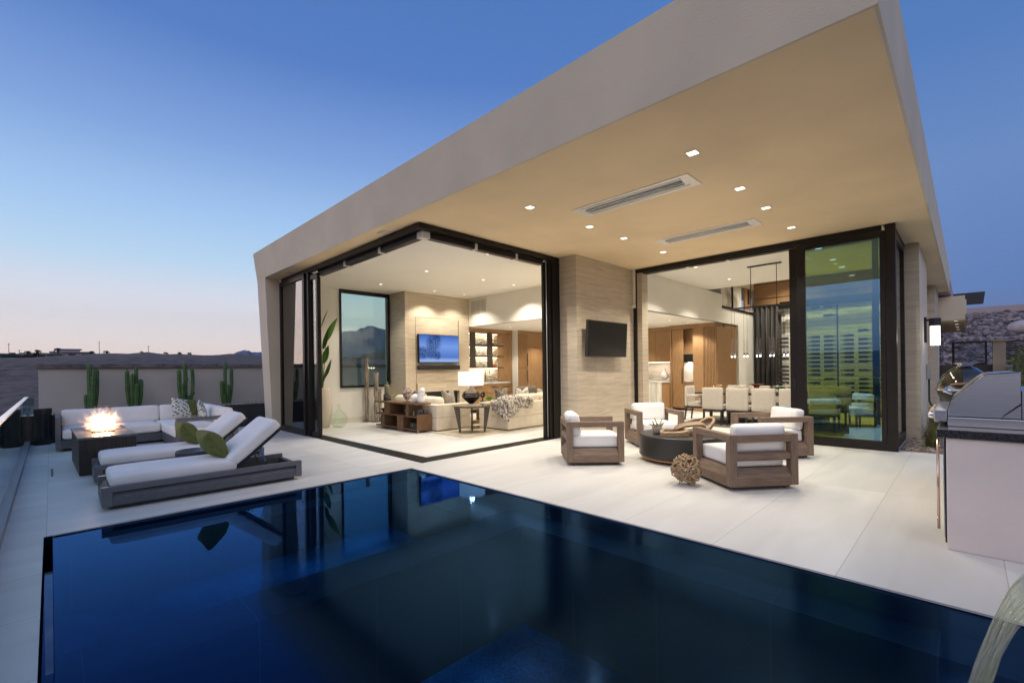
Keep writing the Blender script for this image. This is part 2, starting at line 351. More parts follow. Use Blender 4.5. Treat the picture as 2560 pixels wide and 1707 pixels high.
# mountains far away
def mountain(name, az0, az1, dist, prof, col, jag=.05):
    mb = MB(); n = 160; vs = []; fs = []
    for i in range(n+1):
        t = i/n; az = math.radians(az0+(az1-az0)*t)
        h = 0
        for (a, b), (c, d) in zip(prof, prof[1:]):
            if a <= t <= c: h = b+(d-b)*(t-a)/(c-a)
        h *= 1+jag*2*noise.noise(Vector((t*14, dist, 0)))+jag*noise.noise(Vector((t*45, dist, 2)))
        for j, (dr, hh) in enumerate(((-.14, 0), (-.09, .28), (-.05, .62), (-.02, .9), (0, 1), (.05, .55), (.12, 0))):
            q = dist*(1+dr)+noise.noise(Vector((t*20, j, 1)))*dist*.02
            vs.append((q*math.cos(az), q*math.sin(az), -12+(h*dist+12)*hh*(1+.12*noise.noise(Vector((t*30, j*1.3, 4))) if 0 < j < 4 else 1)))
    for i in range(n):
        for j in range(6): fs.append((i*7+j, i*7+j+1, i*7+8+j, i*7+7+j))
    mb.add(vs, fs); return struct(name, mb, col)
hazed_rock_far = mat('far_mountain_hazed_rock', (.085, .105, .17), .95, var=.25, scale=.004, detail=8)  # the blue of distance haze is put into the rock colour
hazed_rock_far2 = mat('window_mountain_hazed_rock', (.075, .10, .145), .95, var=.25, scale=.004, detail=8)  # bluish haze mixed into this rock colour as well
def azof(px): # azimuth of an image column, from the camera's own yaw
    return math.degrees(yaw)-math.degrees(math.atan((px-1280)/1145.66))
mountain('mountain', azof(470), azof(760), 5200, [(0, -.004), (.06, .006), (.14, .026), (.3, .030), (.44, .044), (.6, .040), (1, .03)], hazed_rock_far, jag=.03)
mountain('mountain', azof(680), azof(1180), 4300, [(0, -.004), (.12, .03), (.26, .066), (.34, .083), (.40, .088), (.45, .096), (.50, .092), (.6, .09), (.8, .06), (1, -.004)], hazed_rock_far2, jag=.035)
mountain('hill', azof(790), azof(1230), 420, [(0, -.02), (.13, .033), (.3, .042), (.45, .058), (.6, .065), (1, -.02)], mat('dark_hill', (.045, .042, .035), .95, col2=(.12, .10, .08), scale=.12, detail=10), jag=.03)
mountain('mountain', azof(1900), azof(1900)-70, 5200, [(0, .02), (.3, .04), (.6, .03), (1, .01)], hazed_rock_far)
mountain('mountain', 150, 300, 3800, [(0, .01), (.2, .03), (.45, .02), (.7, .035), (1, .01)], hazed_rock_far)
# patio / indoor floor, one level, cut round the pool and the narrow overflow slot
tile = tilemat('large_format_porcelain', (.69, .675, .645), (.585, .57, .54), (.40, .385, .36), 3.12, .78, -.04, .612)
mb = MB()
PX0, PX1, PY1, PY0 = -.055, 3.528, 5.513, -2.2        # pool opening
for a in ((PX1, 19.6, -4, PY1), (-.34, 19.6, PY1, 13.1), (-.34, PX0, -4, PY1), (PX0, PX1, -4, PY0)): mb.box(a[0], a[1], a[2], a[3], -.3, 0)
mb2 = MB()
struct('patio', mb, tile)
mb = MB().box(PX0-.004, PX0+.001, 5.52, 9.0, .0005, .0015)
tag(MB().box(-.012, .012, 8.75, 9.45, .001, .004).build('slot_drain', black), 'short black slot drain let into the pale paving beside the fire table', 'drain')
# pool
pooltile = mat('pool_dark_tile', (.006, .012, .026), .6, var=.25, scale=2, spec=0)
def poolglass():
    m = bpy.data.materials.new('pool_mosaic'); m.use_nodes = True; n = m.node_tree; p = n.nodes['Principled BSDF']; p.inputs['Roughness'].default_value = .5; p.inputs['Specular IOR Level'].default_value = 0
    t = n.nodes.new('ShaderNodeTexCoord'); v = n.nodes.new('ShaderNodeTexVoronoi'); v.inputs['Scale'].default_value = 90; n.links.new(t.outputs['Object'], v.inputs['Vector'])
    nz = n.nodes.new('ShaderNodeTexNoise'); nz.inputs['Scale'].default_value = .9; nz.inputs['Detail'].default_value = 3; n.links.new(t.outputs['Object'], nz.inputs['Vector'])
    s = n.nodes.new('ShaderNodeSeparateColor'); n.links.new(v.outputs['Color'], s.inputs[0])
    cr = n.nodes.new('ShaderNodeValToRGB'); cr.color_ramp.elements[0].color = (.002, .035, .11, 1); cr.color_ramp.elements[1].color = (.005, .09, .26, 1); n.links.new(s.outputs[0], cr.inputs[0])
    r2 = n.nodes.new('ShaderNodeValToRGB'); r2.color_ramp.elements[0].position = .36; r2.color_ramp.elements[1].position = .72; r2.color_ramp.elements[0].color = (.12, .12, .12, 1); n.links.new(nz.outputs['Fac'], r2.inputs[0])
    mm = n.nodes.new('ShaderNodeMix'); mm.data_type = 'RGBA'; mm.blend_type = 'MULTIPLY'; mm.inputs['Factor'].default_value = 1
    n.links.new(cr.outputs[0], mm.inputs['A']); n.links.new(r2.outputs[0], mm.inputs['B']); n.links.new(mm.outputs['Result'], p.inputs['Base Color']); return m
mosaic = poolglass()
mb = MB().box(.03, 3.52, PY0, 3.1, -1.12, -1.1).box(.03, 3.52, 3.5, 5.5, -.62, -.6)
struct('pool_floor', mb, mosaic)
mb = MB().box(.03, 3.52, 3.08, 3.5, -1.1, -.16)                       # divider bench
mb.box(3.2, 3.53, PY0, 3.07, -1.1, -.15).box(3.0, 3.53, 3.51, 5.515, -.6, -.15).box(.03, 2.99, 5.2, 5.515, -.6, -.15)
bt = tilemat('pool_bench_tile', (.006, .012, .026), (.009, .017, .034), (.03, .038, .055), .78, .78, .1, .9); bt.node_tree.nodes['Principled BSDF'].inputs['Specular IOR Level'].default_value = 0
struct('pool_bench', mb, bt)
tag(MB().lathe([(.07, -.159), (.07, -.152), (.05, -.150)], 1.18, 3.30, n=20).build('pool_drain', pooltile), 'small round black drain cover on the underwater divider of the pool', 'drain')
mb = MB().box(-.001, .03, PY0, 5.513, -1.2, -.012).box(.03, 3.53, PY0-.03, PY0, -1.2, -.02)
mb.box(PX0-.12, 3.6, PY0-.1, 5.6, -1.6, -1.2).box(3.528, 3.56, PY0, 5.513, -1.2, -.301).box(0, 3.528, 5.516, 5.55, -1.2, -.301)
mb.box(PX0-.03, PX0, PY0, 5.513, -1.2, -.301)
mb.box(PX0+.0005, PX0+.003, PY0, 5.508, -.3, -.003).box(PX0+.0031, -.002, 5.509, 5.5125, -.3, -.003).box(-.003, -.0011, PY0, 5.508, -.3, -.014)
mb.box(3.5262, 3.5278, PY0, 5.512, -.31, -.006).box(0, 3.526, 5.5105, 5.5128, -.31, -.006)
struct('pool_wall', mb, pooltile)
watermat = glassmat('pool_water_surface', (.50, .80, .97), 1.38, gloss=(.17, .44, 1), rough=.015)
nb = watermat.node_tree
_t = nb.nodes.new('ShaderNodeTexCoord'); _n = nb.nodes.new('ShaderNodeTexNoise'); _n.inputs['Scale'].default_value = 1.6; _n.inputs['Detail'].default_value = 2
_b = nb.nodes.new('ShaderNodeBump'); _b.inputs['Strength'].default_value = .02; _b.inputs['Distance'].default_value = .02
nb.links.new(_t.outputs['Object'], _n.inputs['Vector']); nb.links.new(_n.outputs['Fac'], _b.inputs['Height'])
_sx = nb.nodes.new('ShaderNodeSeparateXYZ'); nb.links.new(_t.outputs['Object'], _sx.inputs[0])
# the falling water ruffles the main basin; the far shelf stays calm
_mr = nb.nodes.new('ShaderNodeMapRange'); _mr.interpolation_type = 'SMOOTHSTEP'; _mr.inputs[1].default_value = 4.6; _mr.inputs[2].default_value = 2.2; _mr.inputs[3].default_value = .012; _mr.inputs[4].default_value = .13
nb.links.new(_sx.outputs[1], _mr.inputs[0])
for nn in nb.nodes:
    if nn.type == 'BSDF_GLOSSY': nb.links.new(_b.outputs[0], nn.inputs['Normal']); nb.links.new(_mr.outputs[0], nn.inputs['Roughness'])
mb = MB().quad((-.0005, PY0, -.011), (3.5285, PY0, -.011), (3.5285, 5.513, -.011), (-.0005, 5.513, -.011))
struct('pool_water', mb, watermat)
mb = MB().quad((PX0, PY0, -.16), (-.002, PY0, -.16), (-.002, 5.513, -.16), (PX0, 5.513, -.16)); struct('overflow_water', mb, watermat)
edge = mat('thin_metal_edge', (.45, .42, .5), .35, metal=.6)
struct('pool_edge_trim', MB().box(3.529, 3.537, PY0, 5.523, .0005, .003).box(-.05, 3.529, 5.514, 5.522, .0005, .003), edge)
mb = MB(); random.seed(4)
# ============================================================ HOUSE
H = thing('house', 'low modern house with a cantilevered plaster roof and open glass corners, lit from inside', 'house')
def P(name, mb, m, parent=None, **k): return mb.build(name, m, parent or H, **k)
Zs = 3.55
# roof: fascia leaning out a little on the pool side
fas = MB()
fas.hexa([(3.568, .365, Zs), (3.592, .365, Zs), (3.51, 11.99, Zs), (3.485, 11.99, Zs), (3.50, .358, 4.25), (3.72, .358, 4.25), (3.65, 12.03, 4.18), (3.415, 12.03, 4.18)])
fas.hexa([(3.5925, .365, Zs), (19.3, .365, Zs), (19.3, .385, Zs), (3.5925, .385, Zs), (3.721, .358, 4.25), (20.1, .358, 4.25), (20.1, .5, 4.25), (3.721, .5, 4.25)])
P('fascia', fas, plaster)
# leaning end fin: outer face + inner (shaded) face
A0, A1, B0, B1 = (3.635, 11.97, 0), (3.487, 11.985, Zs-.001), (3.615, 11.44, 0), (3.487, 11.43, Zs-.001)
C0, C1 = (3.799, 11.47, 0), (3.799, 11.47, Zs-.001)
D0, D1 = (3.799, 12.0, 0), (3.799, 12.0, Zs-.001)
P('end_fin', MB().add([A0, B0, C0, D0, A1, B1, C1, D1], [(0, 1, 5, 4), (1, 2, 6, 5), (2, 3, 7, 6), (3, 0, 4, 7), (3, 2, 1, 0), (4, 5, 6, 7)]), plaster)
P('soffit', MB().hexa([(3.592, .386, Zs), (9.225, .386, Zs), (9.225, 11.99, Zs), (3.51, 11.99, Zs), (3.75, .52, 3.7), (9.225, .52, 3.7), (9.225, 11.99, 3.7), (3.75, 11.99, 3.7)]).box(9.226, 19.3, .386, .9, Zs, 3.7), soffitm)
P('roof_deck', MB().box(3.722, 13.15, .51, 12.3, 3.98, 4.2).box(13.151, 19.3, 5.23, 12.3, 3.98, 4.2).box(13.151, 19.3, .51, 5.229, 4.8, 4.95), plaster)
# the interior ceiling is the same plane as the soffit, painted
P('high_ceiling', MB().box(3.86, 9.10, 5.86, 11.75, Zs-.004, Zs-.001).box(9.226, 13.15, .93, 5.23, Zs, 3.70).box(13.1505, 13.2, .93, 5.229, Zs, 4.8), ceilm)
P('stairwell_ceiling', MB().box(13.2, 17.3, .93, 5.6, 4.70, 4.79), ceilm)
P('low_ceiling', MB().box(9.101, 19, 5.24, 11.8, 2.69, 2.75), ceilm)
# bulkheads
P('bulkhead_wall', MB().box(9.10, 9.2, 5.41, 11.75, 2.69, Zs-.005).box(9.2, 14.3, 5.235, 5.32, 2.69, Zs-.001).box(14.3, 16.35, 5.235, 5.32, 2.69, 3.16), iwall)
P('stair_wall', MB().box(15.66, 17.2, 5.235, 5.33, 0, 2.69).box(16.35, 17.2, 5.235, 5.33, 2.69, 3.24).box(13.21, 17.3, 5.235, 5.33, 4.15, 4.7), iwall)
P('end_wall', MB().box(3.95, 5.38, 11.75, 11.95, 0, Zs-.005).box(5.38, 6.84, 11.75, 11.95, 0, .93).box(6.84, 9.15, 11.75, 11.95, 0, Zs-.005)
  .box(9.15, 19, 11.85, 11.95, 0, 2.69), iwall)
P('baseboard', MB().box(3.96, 6.84, 11.738, 11.749, 0, .14), mat('baseboard_paint', (.66, .63, .56), .6))
P('back_wall', MB().box(17.3, 17.4, .9, 5.33, 0, 4.7).box(19, 19.1, 5.33, 11.9, 0, 2.69), iwall)
P('dining_side_wall', MB().box(11.0, 17.3, .90, .925, 0, 4.7), iwall)
# stone column between the two openings
P('stone_column', MB().box(7.11, 9.2045, 5.303, 5.69, 0, Zs-.002).box(9.24, 9.5, 5.1, 5.3, 0, Zs-.003), stone)
P('stone_return', MB().box(7.13, 9.2, 5.69, 5.86, 0, Zs-.003), iwall)
# stone blade wall on the right and plaster side
P('stone_pillar', MB().box(11.02, 11.12, .60, .895, 0, Zs-.002), stone)
P('side_wall', MB().box(11.12, 13.3, .602, .893, 0, Zs-.002), plaster)
P('side_wall', MB().box(13.3, 17.3, .80, .893, 0, Zs-.002), plaster)
P('stone_pillar', MB().box(17.3, 19.55, .62, 1.2, 0, Zs-.001), stone)
# lower wing behind
wing = MB().box(19.6, 27, 0, 3, 2.86, 3.31).box(19.64, 27, .03, 3, 3.311, 3.44).box(19.6, 27, .03, 3, 2.71, 2.859)
P('wing_canopy', wing, plaster)
P('wing_soffit', MB().box(19.61, 27, .035, 3, 2.695, 2.709), soffitm)
P('wing_wall', MB().box(19.6, 26, .72, .9, 0, 2.69), stone)
for x in (20.6, 22.3, 24.0):
    f = P('wing_window', MB().box(x, x+1.2, .67, .719, .1, 2.6), bronze); MB().box(x+.06, x+1.14, .66, .668, .16, 2.54).build('pane', clear, f)
P('roof_screen', MB().hexa([(24, -.44, 3.55), (24.2, -.44, 3.55), (24.2, 1.5, 3.55), (24, 1.5, 3.55), (24, -.49, 3.98), (24.2, -.49, 3.98), (24.2, 1.5, 3.98), (24, 1.5, 3.98)]), mat('dark_roof_screen', (.03, .028, .035), .6))
P('upper_roof', MB().box(19.31, 23, .34, 3, 3.5, 3.9), mat('pink_plaster', (.42, .33, .34), .8))
# ---- fireplace chimney
ch = P('chimney_breast', MB().box(6.84, 7.17, 10.9, 11.749, 0, Zs-.005).box(8.70, 9.098, 10.9, 11.749, 0, Zs-.005)
       .box(7.17, 8.70, 10.9, 11.749, 2.87, Zs-.005).box(7.19, 8.68, 10.91, 11.749, 1.0, 2.87).box(7.19, 8.68, 10.85, 11.749, .76, 1.0)
       .box(7.17, 8.70, 11.3, 11.749, 0, .759), stone)
P('firebox', MB().box(7.18, 8.69, 11.0, 11.299, .02, .757), black, ch)
P('reveal_strip', MB().box(7.171, 7.189, 10.93, 11, .76, 2.869), black, ch); P('reveal_strip', MB().box(8.681, 8.699, 10.93, 11, .76, 2.869), black, ch)
# ---- windows and sliding doors
paneX = glassmat('outer_glass', (.80, .86, .84), 1.5, extra=.03)
green = glassmat('green_coated_glass', (.70, .76, .30), 1.5, gloss=(.32, .60, 1), extra=.27)
# picture window in the end wall
f = P('window', MB().box(5.38, 6.84, 11.70, 11.80, 3.45, Zs-.006).box(5.38, 6.84, 11.70, 11.80, .93, .985).box(5.38, 5.42, 11.70, 11.80, .985, 3.45).box(6.77, 6.84, 11.70, 11.80, .985, 3.45), bronze)
MB().box(5.42, 6.77, 11.76, 11.77, .985, 3.45).build('pane', glassmat('window_glass_greenish', (.74, .86, .80), 1.5), f)
# glass corner, pool side: head, sill track, stacked leaves at both ends
HD = 3.37
f = P('door_head', MB().box(3.84, 3.92, 5.71, 11.44, 3.46, Zs-.006).box(3.922, 4.10, 5.87, 9.6, HD+.09, Zs-.007).box(3.922, 7.1, 5.71, 5.79, 3.46, Zs-.0065).box(4.101, 7.1, 5.791, 5.87, HD+.09, Zs-.0075), bronze)
for k, (a, b) in enumerate(((5.93, 7.02), (7.10, 8.33), (8.41, 9.6))): P('head_track', MB().box(3.95, 4.06, a, b, HD, HD+.089), bronze, f)
for k, (a, b) in enumerate(((4.10, 4.99), (5.05, 5.96), (6.02, 6.72))): P('head_track', MB().box(a, b, 5.80, 5.91, HD, HD+.089), bronze, f)
cl = mat('white_clip', (.78, .74, .66), .6)
for y in (7.06, 8.37): P('track_clip', MB().box(3.94, 4.07, y-.035, y+.035, HD-.01, HD+.088), cl, f)
for x in (5.02, 5.99): P('track_clip', MB().box(x-.025, x+.025, 5.79, 5.92, HD-.01, HD+.088), cl, f)
P('track_clip', MB().box(3.94, 4.09, 5.79, 5.92, HD-.01, HD+.0885), cl, f)
sill = MB()
for i in range(5):
    o = i*.052; sill.box(3.835+o, 3.865+o, 5.70+o, 9.9, .001, .012+.002*i).box(3.866+o, 7.1, 5.70+o, 5.73+o, .001, .0115+.002*i)
P('door_track', sill.box(3.83, 4.10, 5.70, 9.9, .0005, .004).box(4.101, 7.1, 5.70, 5.97, .0005, .0041), bronze)
def leaf(name, fr, gl, glm):
    f = P(name, fr, bronze, bevel=.004); gl.build('pane', glm, f); return f
# fixed left light
P('dark_backing', MB().box(3.872, 3.888, 9.99, 11.44, .02, 3.40), mat('dark_door_screen', (.03, .032, .03), .5))
leaf('fixed_window', MB().box(3.80, 3.86, 9.99, 10.09, 0, 3.46).box(3.80, 3.86, 11.38, 11.46, 0, 3.46).box(3.80, 3.86, 10.09, 11.38, 0, .14).box(3.80, 3.86, 10.09, 11.38, 3.36, 3.46),
     MB().box(3.83, 3.84, 10.09, 11.38, .14, 3.36), glassmat('dusk_glass', (.30, .33, .31), 1.5, extra=.10))
for i, x, yo in ((0, 3.90, 9.47), (1, 3.99, 9.68), (2, 4.08, 9.86)):
    leaf('sliding_door', MB().box(x-.03, x+.03, yo, yo+.08, .015, 3.40).box(x-.03, x+.03, 11.3, 11.4, .015, 3.40).box(x-.03, x+.03, yo+.08, 11.3, .015, .12).box(x-.03, x+.03, yo+.08, 11.3, 3.3, 3.40),
         MB().box(x-.005, x+.005, yo+.08, 11.3, .12, 3.3), paneX)
P('door_jamb', MB().box(3.84, 3.96, 9.86, 9.98, 0, 3.455), bronze)
P('door_jamb', MB().box(6.73, 6.80, 5.80, 5.86, .015, HD+.06).box(6.81, 6.88, 5.74, 5.80, .015, HD+.06).box(6.89, 7.105, 5.71, 5.86, 0, 3.455), bronze, bevel=.004)
P('stone_return', MB().box(6.885, 7.13, 5.862, 5.90, 0, Zs-.01), iwall)
# dining side opening, plane x = 9.225
f = P('door_head', MB().box(9.205, 9.28, .94, 5.30, 3.46, Zs-.006).box(9.281, 9.45, 2.15, 5.09, 3.44, Zs-.008), bronze)
for y in (4.1, 3.3): P('track_clip', MB().box(9.30, 9.42, y-.03, y+.03, 3.42, 3.439), cl, f)
P('door_jamb', MB().box(9.205, 9.30, 5.22, 5.30, 0, 3.455).box(9.30, 9.36, 5.18, 5.24, .01, 3.43), bronze)
leaf('sliding_door', MB().box(9.205, 9.27, 1.98, 2.11, .0, 3.455).box(9.205, 9.27, .90, .965, 0, 3.455).box(9.205, 9.27, .965, 1.98, 0, .15).box(9.205, 9.27, .965, 1.98, 3.36, 3.455),
     MB().box(9.235, 9.245, .965, 1.98, .15, 3.36), green)
leaf('sliding_door', MB().box(9.29, 9.35, 2.12, 2.24, .012, 3.43).box(9.29, 9.35, .99, 1.07, .012, 3.43).box(9.29, 9.35, 1.07, 2.12, .012, .15).box(9.29, 9.35, 1.07, 2.12, 3.34, 3.43),
     MB().box(9.315, 9.325, 1.07, 2.12, .15, 3.34), glassmat('clear_door_glass', (.93, .96, .92), 1.45))
P('door_handle', MB().box(9.278, 9.289, 2.16, 2.19, .96, 1.14), black)
P('door_track', MB().box(9.20, 9.42, .94, 5.2, .0005, .008), bronze)
# glass return on the corner (y = .80 plane) going back to the stone pillar
leaf('corner_window', MB().box(9.205, 9.33, .77, .895, 0, 3.545).box(10.9, 11.0, .80, .87, .0, 3.5).box(9.33, 10.9, .80, .87, 0, .15).box(9.33, 10.9, .80, .87, 3.40, 3.50).box(9.33, 11.0, .79, .88, 3.501, 3.545),
     MB().box(9.33, 10.9, .83, .84, .15, 3.40), paneX)
# ---- kitchen and stair joinery as fixed parts of the house
P('stair_window', MB().box(14.31, 15.15, 5.26, 5.30, 3.20, 4.14).box(15.2, 16.05, 5.26, 5.30, 3.20, 4.14), mat('smoky_marbled_glass', (.30, .27, .22), .2, col2=(.72, .69, .62), scale=2.2, stretch=(1, 1, .7), sharp=(.38, .6), detail=9))
P('stair_sill', MB().box(14.28, 17.2, 5.20, 5.234, 3.13, 3.20), bronze)
P('stair_window_mullion', MB().box(15.15, 15.2, 5.22, 5.30, 3.2, 4.14), bronze)
d = P('stair_door', MB().box(16.36, 16.9, 5.24, 5.30, 3.245, 4.14), oakZ); P('handle', MB().box(16.6, 16.63, 5.2, 5.239, 3.45, 3.95), black, d)
P('upper_wood_panel', MB().box(17.2, 17.299, 1.2, 5.23, 3.42, 4.36), oakY)
P('panel_reveal', MB().box(17.19, 17.199, 1.2, 5.23, 3.655, 3.675).box(17.19, 17.199, 1.2, 5.23, 4.15, 4.17), black)
# ============================================================ LAMPS (fixtures in and out of view; the wine wall light has no fixture)
trimm = mat('light_trim_metal', (.72, .68, .58), .4)
lit = emat('lamp_lens', (1, .88, .70), 3)
def light_data(name, kind, energy, color=WARM, **k):
    d = bpy.data.lights.new(name, kind); d.energy = energy; d.color = color
    for a, b in k.items(): setattr(d, a, b)
    return d
def put(d, parent, loc, rot=(0, 0, 0)):
    o = bpy.data.objects.new(d.name, d); COL.objects.link(o); o.parent = parent; o.location = loc; o.rotation_euler = rot; return o
def downlight(label, x, y, z, power, group, s=.10, first={}):
    key = (round(power, 2), s)
    if key not in first:
        t = thing('ceiling_light', label, 'ceiling light', (x, y, z), 0, group); r = s/2+.016
        MB().box(-r, r, -r, -s/2, -.006, -.001).box(-r, r, s/2, r, -.006, -.001).box(-r, -s/2, -s/2, s/2, -.006, -.001).box(s/2, r, -s/2, s/2, -.006, -.001).build('trim', trimm, t)
        MB().box(-s/2, s/2, -s/2, s/2, -.004, -.0015).build('lens', lit, t)
        put(light_data('beam', 'SPOT', power*(4.2 if s > .08 else 4.0), shadow_soft_size=.03, spot_size=R_(114 if s > .08 else 122), spot_blend=.5), t, (0, 0, -.02))
        first[key] = t; return t
    t = dup(first[key], (x, y, z), label=label); t['group'] = group; return t
G = 'recessed downlights in the patio soffit'
names = [('nearest the roof corner', 4.66, 1.98), ('between the two heaters on the outer row', 6.01, 1.97), ('second from the dining doors on the outer row', 7.01, 1.96), ('just in front of the dark door frame', 8.3, 1.96),
         ('nearest the pool on the inner row', 4.60, 4.19), ('inner row, beside the near heater', 5.9, 4.13), ('inner row, between the two heaters', 6.85, 4.1), ('inner row, closest to the stone column', 8.22, 4.08)]
for nme, x, y in names: downlight('square lit downlight in the patio soffit, '+nme, x, y, Zs, 26, G)
G = 'recessed downlights in the living room ceiling'
for nme, x, y in (('over the round side table', 5.84, 8.42), ('nearest the picture window', 5.87, 10.45), ('left one above the television', 7.45, 10.38), ('right one above the television', 8.46, 10.32), ('in the middle of the ceiling', 7.43, 8.33), ('beside the air vent wall', 8.46, 8.31), ('close behind the open door head', 5.84, 6.4), ('above the sofa at the right', 8.46, 6.4)):
    downlight('small lit downlight in the living room ceiling, '+nme, x, y, Zs-.004, 24 if y > 10 else (30 if x > 8 else 40), G, .07)
G = 'recessed downlights over the dining table'
for nme, x, y in (('nearer the open doors', 9.98, 4.2), ('deeper in the room', 12.0, 4.21), ('seen through the green glass', 10.0, 2.0), ('far right above the wine rack', 12.0, 2.0)):
    downlight('small lit downlight in the dining ceiling, '+nme, x, y, Zs, 40, G, .07)
G = 'recessed downlights in the low kitchen ceiling'
for nme, x, y in (('nearest the stone column', 10.86, 5.97), ('middle of the visible three', 12.31, 5.94), ('closest to the fridge column', 13.5, 5.94), ('in front of the bar cabinet', 10.2, 10.2), ('in front of the pantry doors', 12.1, 10.0), ('over the kitchen worktop', 13.2, 8.2), ('behind the bulkhead wall', 10.6, 8.2)):
    downlight('small lit downlight in the low ceiling, '+nme, x, y, 2.69, 26, G, .07)
for nme, x, y in (('near the curtain', 16.0, 3.9), ('over the wine rack', 15.8, 1.8)):
    downlight('small lit downlight high in the stairwell, '+nme, x, y, 4.70, 60, 'recessed downlights in the stairwell', .07)
G = 'recessed downlights under the far wing canopy'
for nme, x in (('first', 19.95), ('second', 21.6), ('third', 23.3), ('fourth', 25.0)):
    downlight('small lit downlight under the far canopy, %s from the stone pillar' % nme, x, .24, 2.695, 7, G, .085)
# blank vents in the soffit over the pool-side doors
for nme, y in (('nearer the glass corner', 6.53), ('nearer the end fin', 10.58)):
    t = tag(MB().box(3.66, 3.81, y-.09, y+.09, Zs-.012, Zs-.001).build('soffit_vent', mat('vent_paint', (.66, .60, .50), .6), bevel=.003), 'flat rectangular cover plate in the soffit above the pool-side doors, '+nme, 'vent', 'soffit cover plates')
# recessed patio heaters
ss = mat('heater_satin_steel', (.88, .84, .78), .4, metal=.3)
def heater(x0, x1, y0, y1, label):
    t = thing('patio_heater', label, 'patio heater', (0, 0, 0), 0, 'recessed patio heaters in the soffit'); z = Zs-.001; a = .09
    MB().box(x0, x1, y0, y0+.10, z-.008, z).box(x0, x1, y1-.10, y1, z-.008, z).box(x0, x0+a, y0+.1, y1-.1, z-.008, z).box(x1-a, x1, y0+.1, y1-.1, z-.008, z).build('frame', ss, t)
    for q in (x0+a-.03, x1-a+.018):
        m = MB().box(q-.0015, q+.0135, y0+.11, y1-.11, z-.0087, z-.0081)
        for i in range(46):
            yy = y0+.12+(y1-y0-.24)*i/45; m.box(q, q+.012, yy-.006, yy+.006, z-.0097, z-.0088)
        m.build('vent_strip', mat('slot_strip', (.22, .20, .18), .5), t)
    MB().box(x0+a, x1-a, y0+.10, y1-.10, z-.004, z-.001).build('reflector', mat('heater_reflector', (.97, .96, .93), .3, metal=.35), t)
    xm = (x0+x1)/2
    MB().box(xm-.035, xm-.02, y0+.14, y1-.14, z-.02, z-.0045).build('guard_bar', black, t)
    MB().tube([(xm+.035, y0+.14, z-.018), (xm+.035, y1-.14, z-.018)], .011, 8).build('element', mat('quartz_tube', (.85, .83, .78), .15), t, smooth=True)
    MB().tube([(xm-.055, y0+.14, z-.018), (xm-.055, y1-.14, z-.018)], .011, 8).build('element', mat('quartz_tube', (.85, .83, .78), .15), t, smooth=True)
    return t
heater(5.10, 5.50, 2.23, 3.87, 'long recessed steel patio heater in the soffit nearer the pool')
heater(7.36, 7.76, 2.22, 3.82, 'long recessed steel patio heater in the soffit nearer the dining doors')
# ============================================================ PATIO FURNITURE, GARDEN
# ---- teak club chairs: local x = width, front at -y, back at +y
def club_chair(label, x, y, face):
    """face = direction the sitter looks"""
    rz = math.atan2(face[1], face[0])+PI/2
    t = thing('club_chair', label, 'armchair', (x, y, 0), rz, 'club chairs round the drum table')
    W, D, Hh, b = .40, .40, .61, .085
    for sx in (-1, 1):
        x0, x1 = sorted((sx*W, sx*(W-.085)))
        MB().box(x0, x1, -D, -D+b, .045, Hh).build('front_post', teakZ, t, bevel=.004); MB().box(x0, x1, D-b, D, .045, Hh).build('rear_post', teakZ, t, bevel=.004)
        MB().box(x0, x1, -D+b+.0005, D-b-.0005, Hh-.075, Hh-.0005).build('arm', teakY, t, bevel=.004)
        # lower rail, bevelled so that its upper half leans inwards
        xo, xi, xt = sx*W, sx*(W-.085), sx*(W-.055)
        pr = [(xo, .045), (xi, .045), (xi, .235), (xt, .235), (xo, .145)]
        if sx < 0: pr = pr[::-1]
        MB().prism(pr, 'y', -D+b+.0005, D-b-.0005).build('side_rail', teakY, t, bevel=.002)
    pr = [(D, .045), (D-.085, .045), (D-.085, .235), (D-.055, .235), (D, .145)]
    def xr(pts, name):
        MB().prism(pts, 'x', -W+.0855, W-.0855).build(name, teakX, t, bevel=.002)
    xr(pr, 'back_rail'); xr([(-v, z) for v, z in pr][::-1], 'front_rail')
    xr([(D, Hh-.005), (D, Hh-.085), (D-.05, Hh-.085), (D-.05, Hh-.005)], 'back_rail')
    xr([(D-.008, .40), (D-.008, .335), (D-.055, .315), (D-.055, .42)], 'back_slat')
    MB().box(-W+.09, W-.09, -D+.09, D-.09, .205, .234).build('seat_deck', teakX, t)
    MB().box(-W+.06, W-.06, -D+.06, D-.06, .012, .0445).build('plinth', mat('dark_teak_plinth', (.09, .055, .035), .6), t, bevel=.003)
    MB().cushion(-W+.095, W-.095, -D+.02, D-.10, .236, .405, r=.035, puff=.012).build('seat_cushion', whitefab, t, smooth=True)
    M = TR(0, D-.155, .40) @ Matrix.Rotation(R_(-8), 4, 'X')
    MB().cushion(-W+.10, W-.10, -.07, .07, 0, .315, r=.045, puff=.018, M=M).build('back_cushion', whitefab, t, smooth=True)
    m = MB()
    for i in (-1, 1):
        for j in (-1, 1): m.cyl(i*(W-.1), j*(D-.1), 0, .012, .018)
    m.build('glide', black, t); return t
club_chair('teak club chair with white cushions standing alone at the left, its side to the camera', 5.62, 3.965, (.70, -.70))
club_chair('teak club chair behind the potted succulent, facing the camera', 7.55, 3.98, (-.68, -.73))
club_chair('teak club chair at the right under the green glass panel, facing left', 7.78, 2.16, (-.76, .65))
club_chair('nearest teak club chair, its slatted back turned to the camera beside the root ball', 5.73, 1.89, (.50, .62))
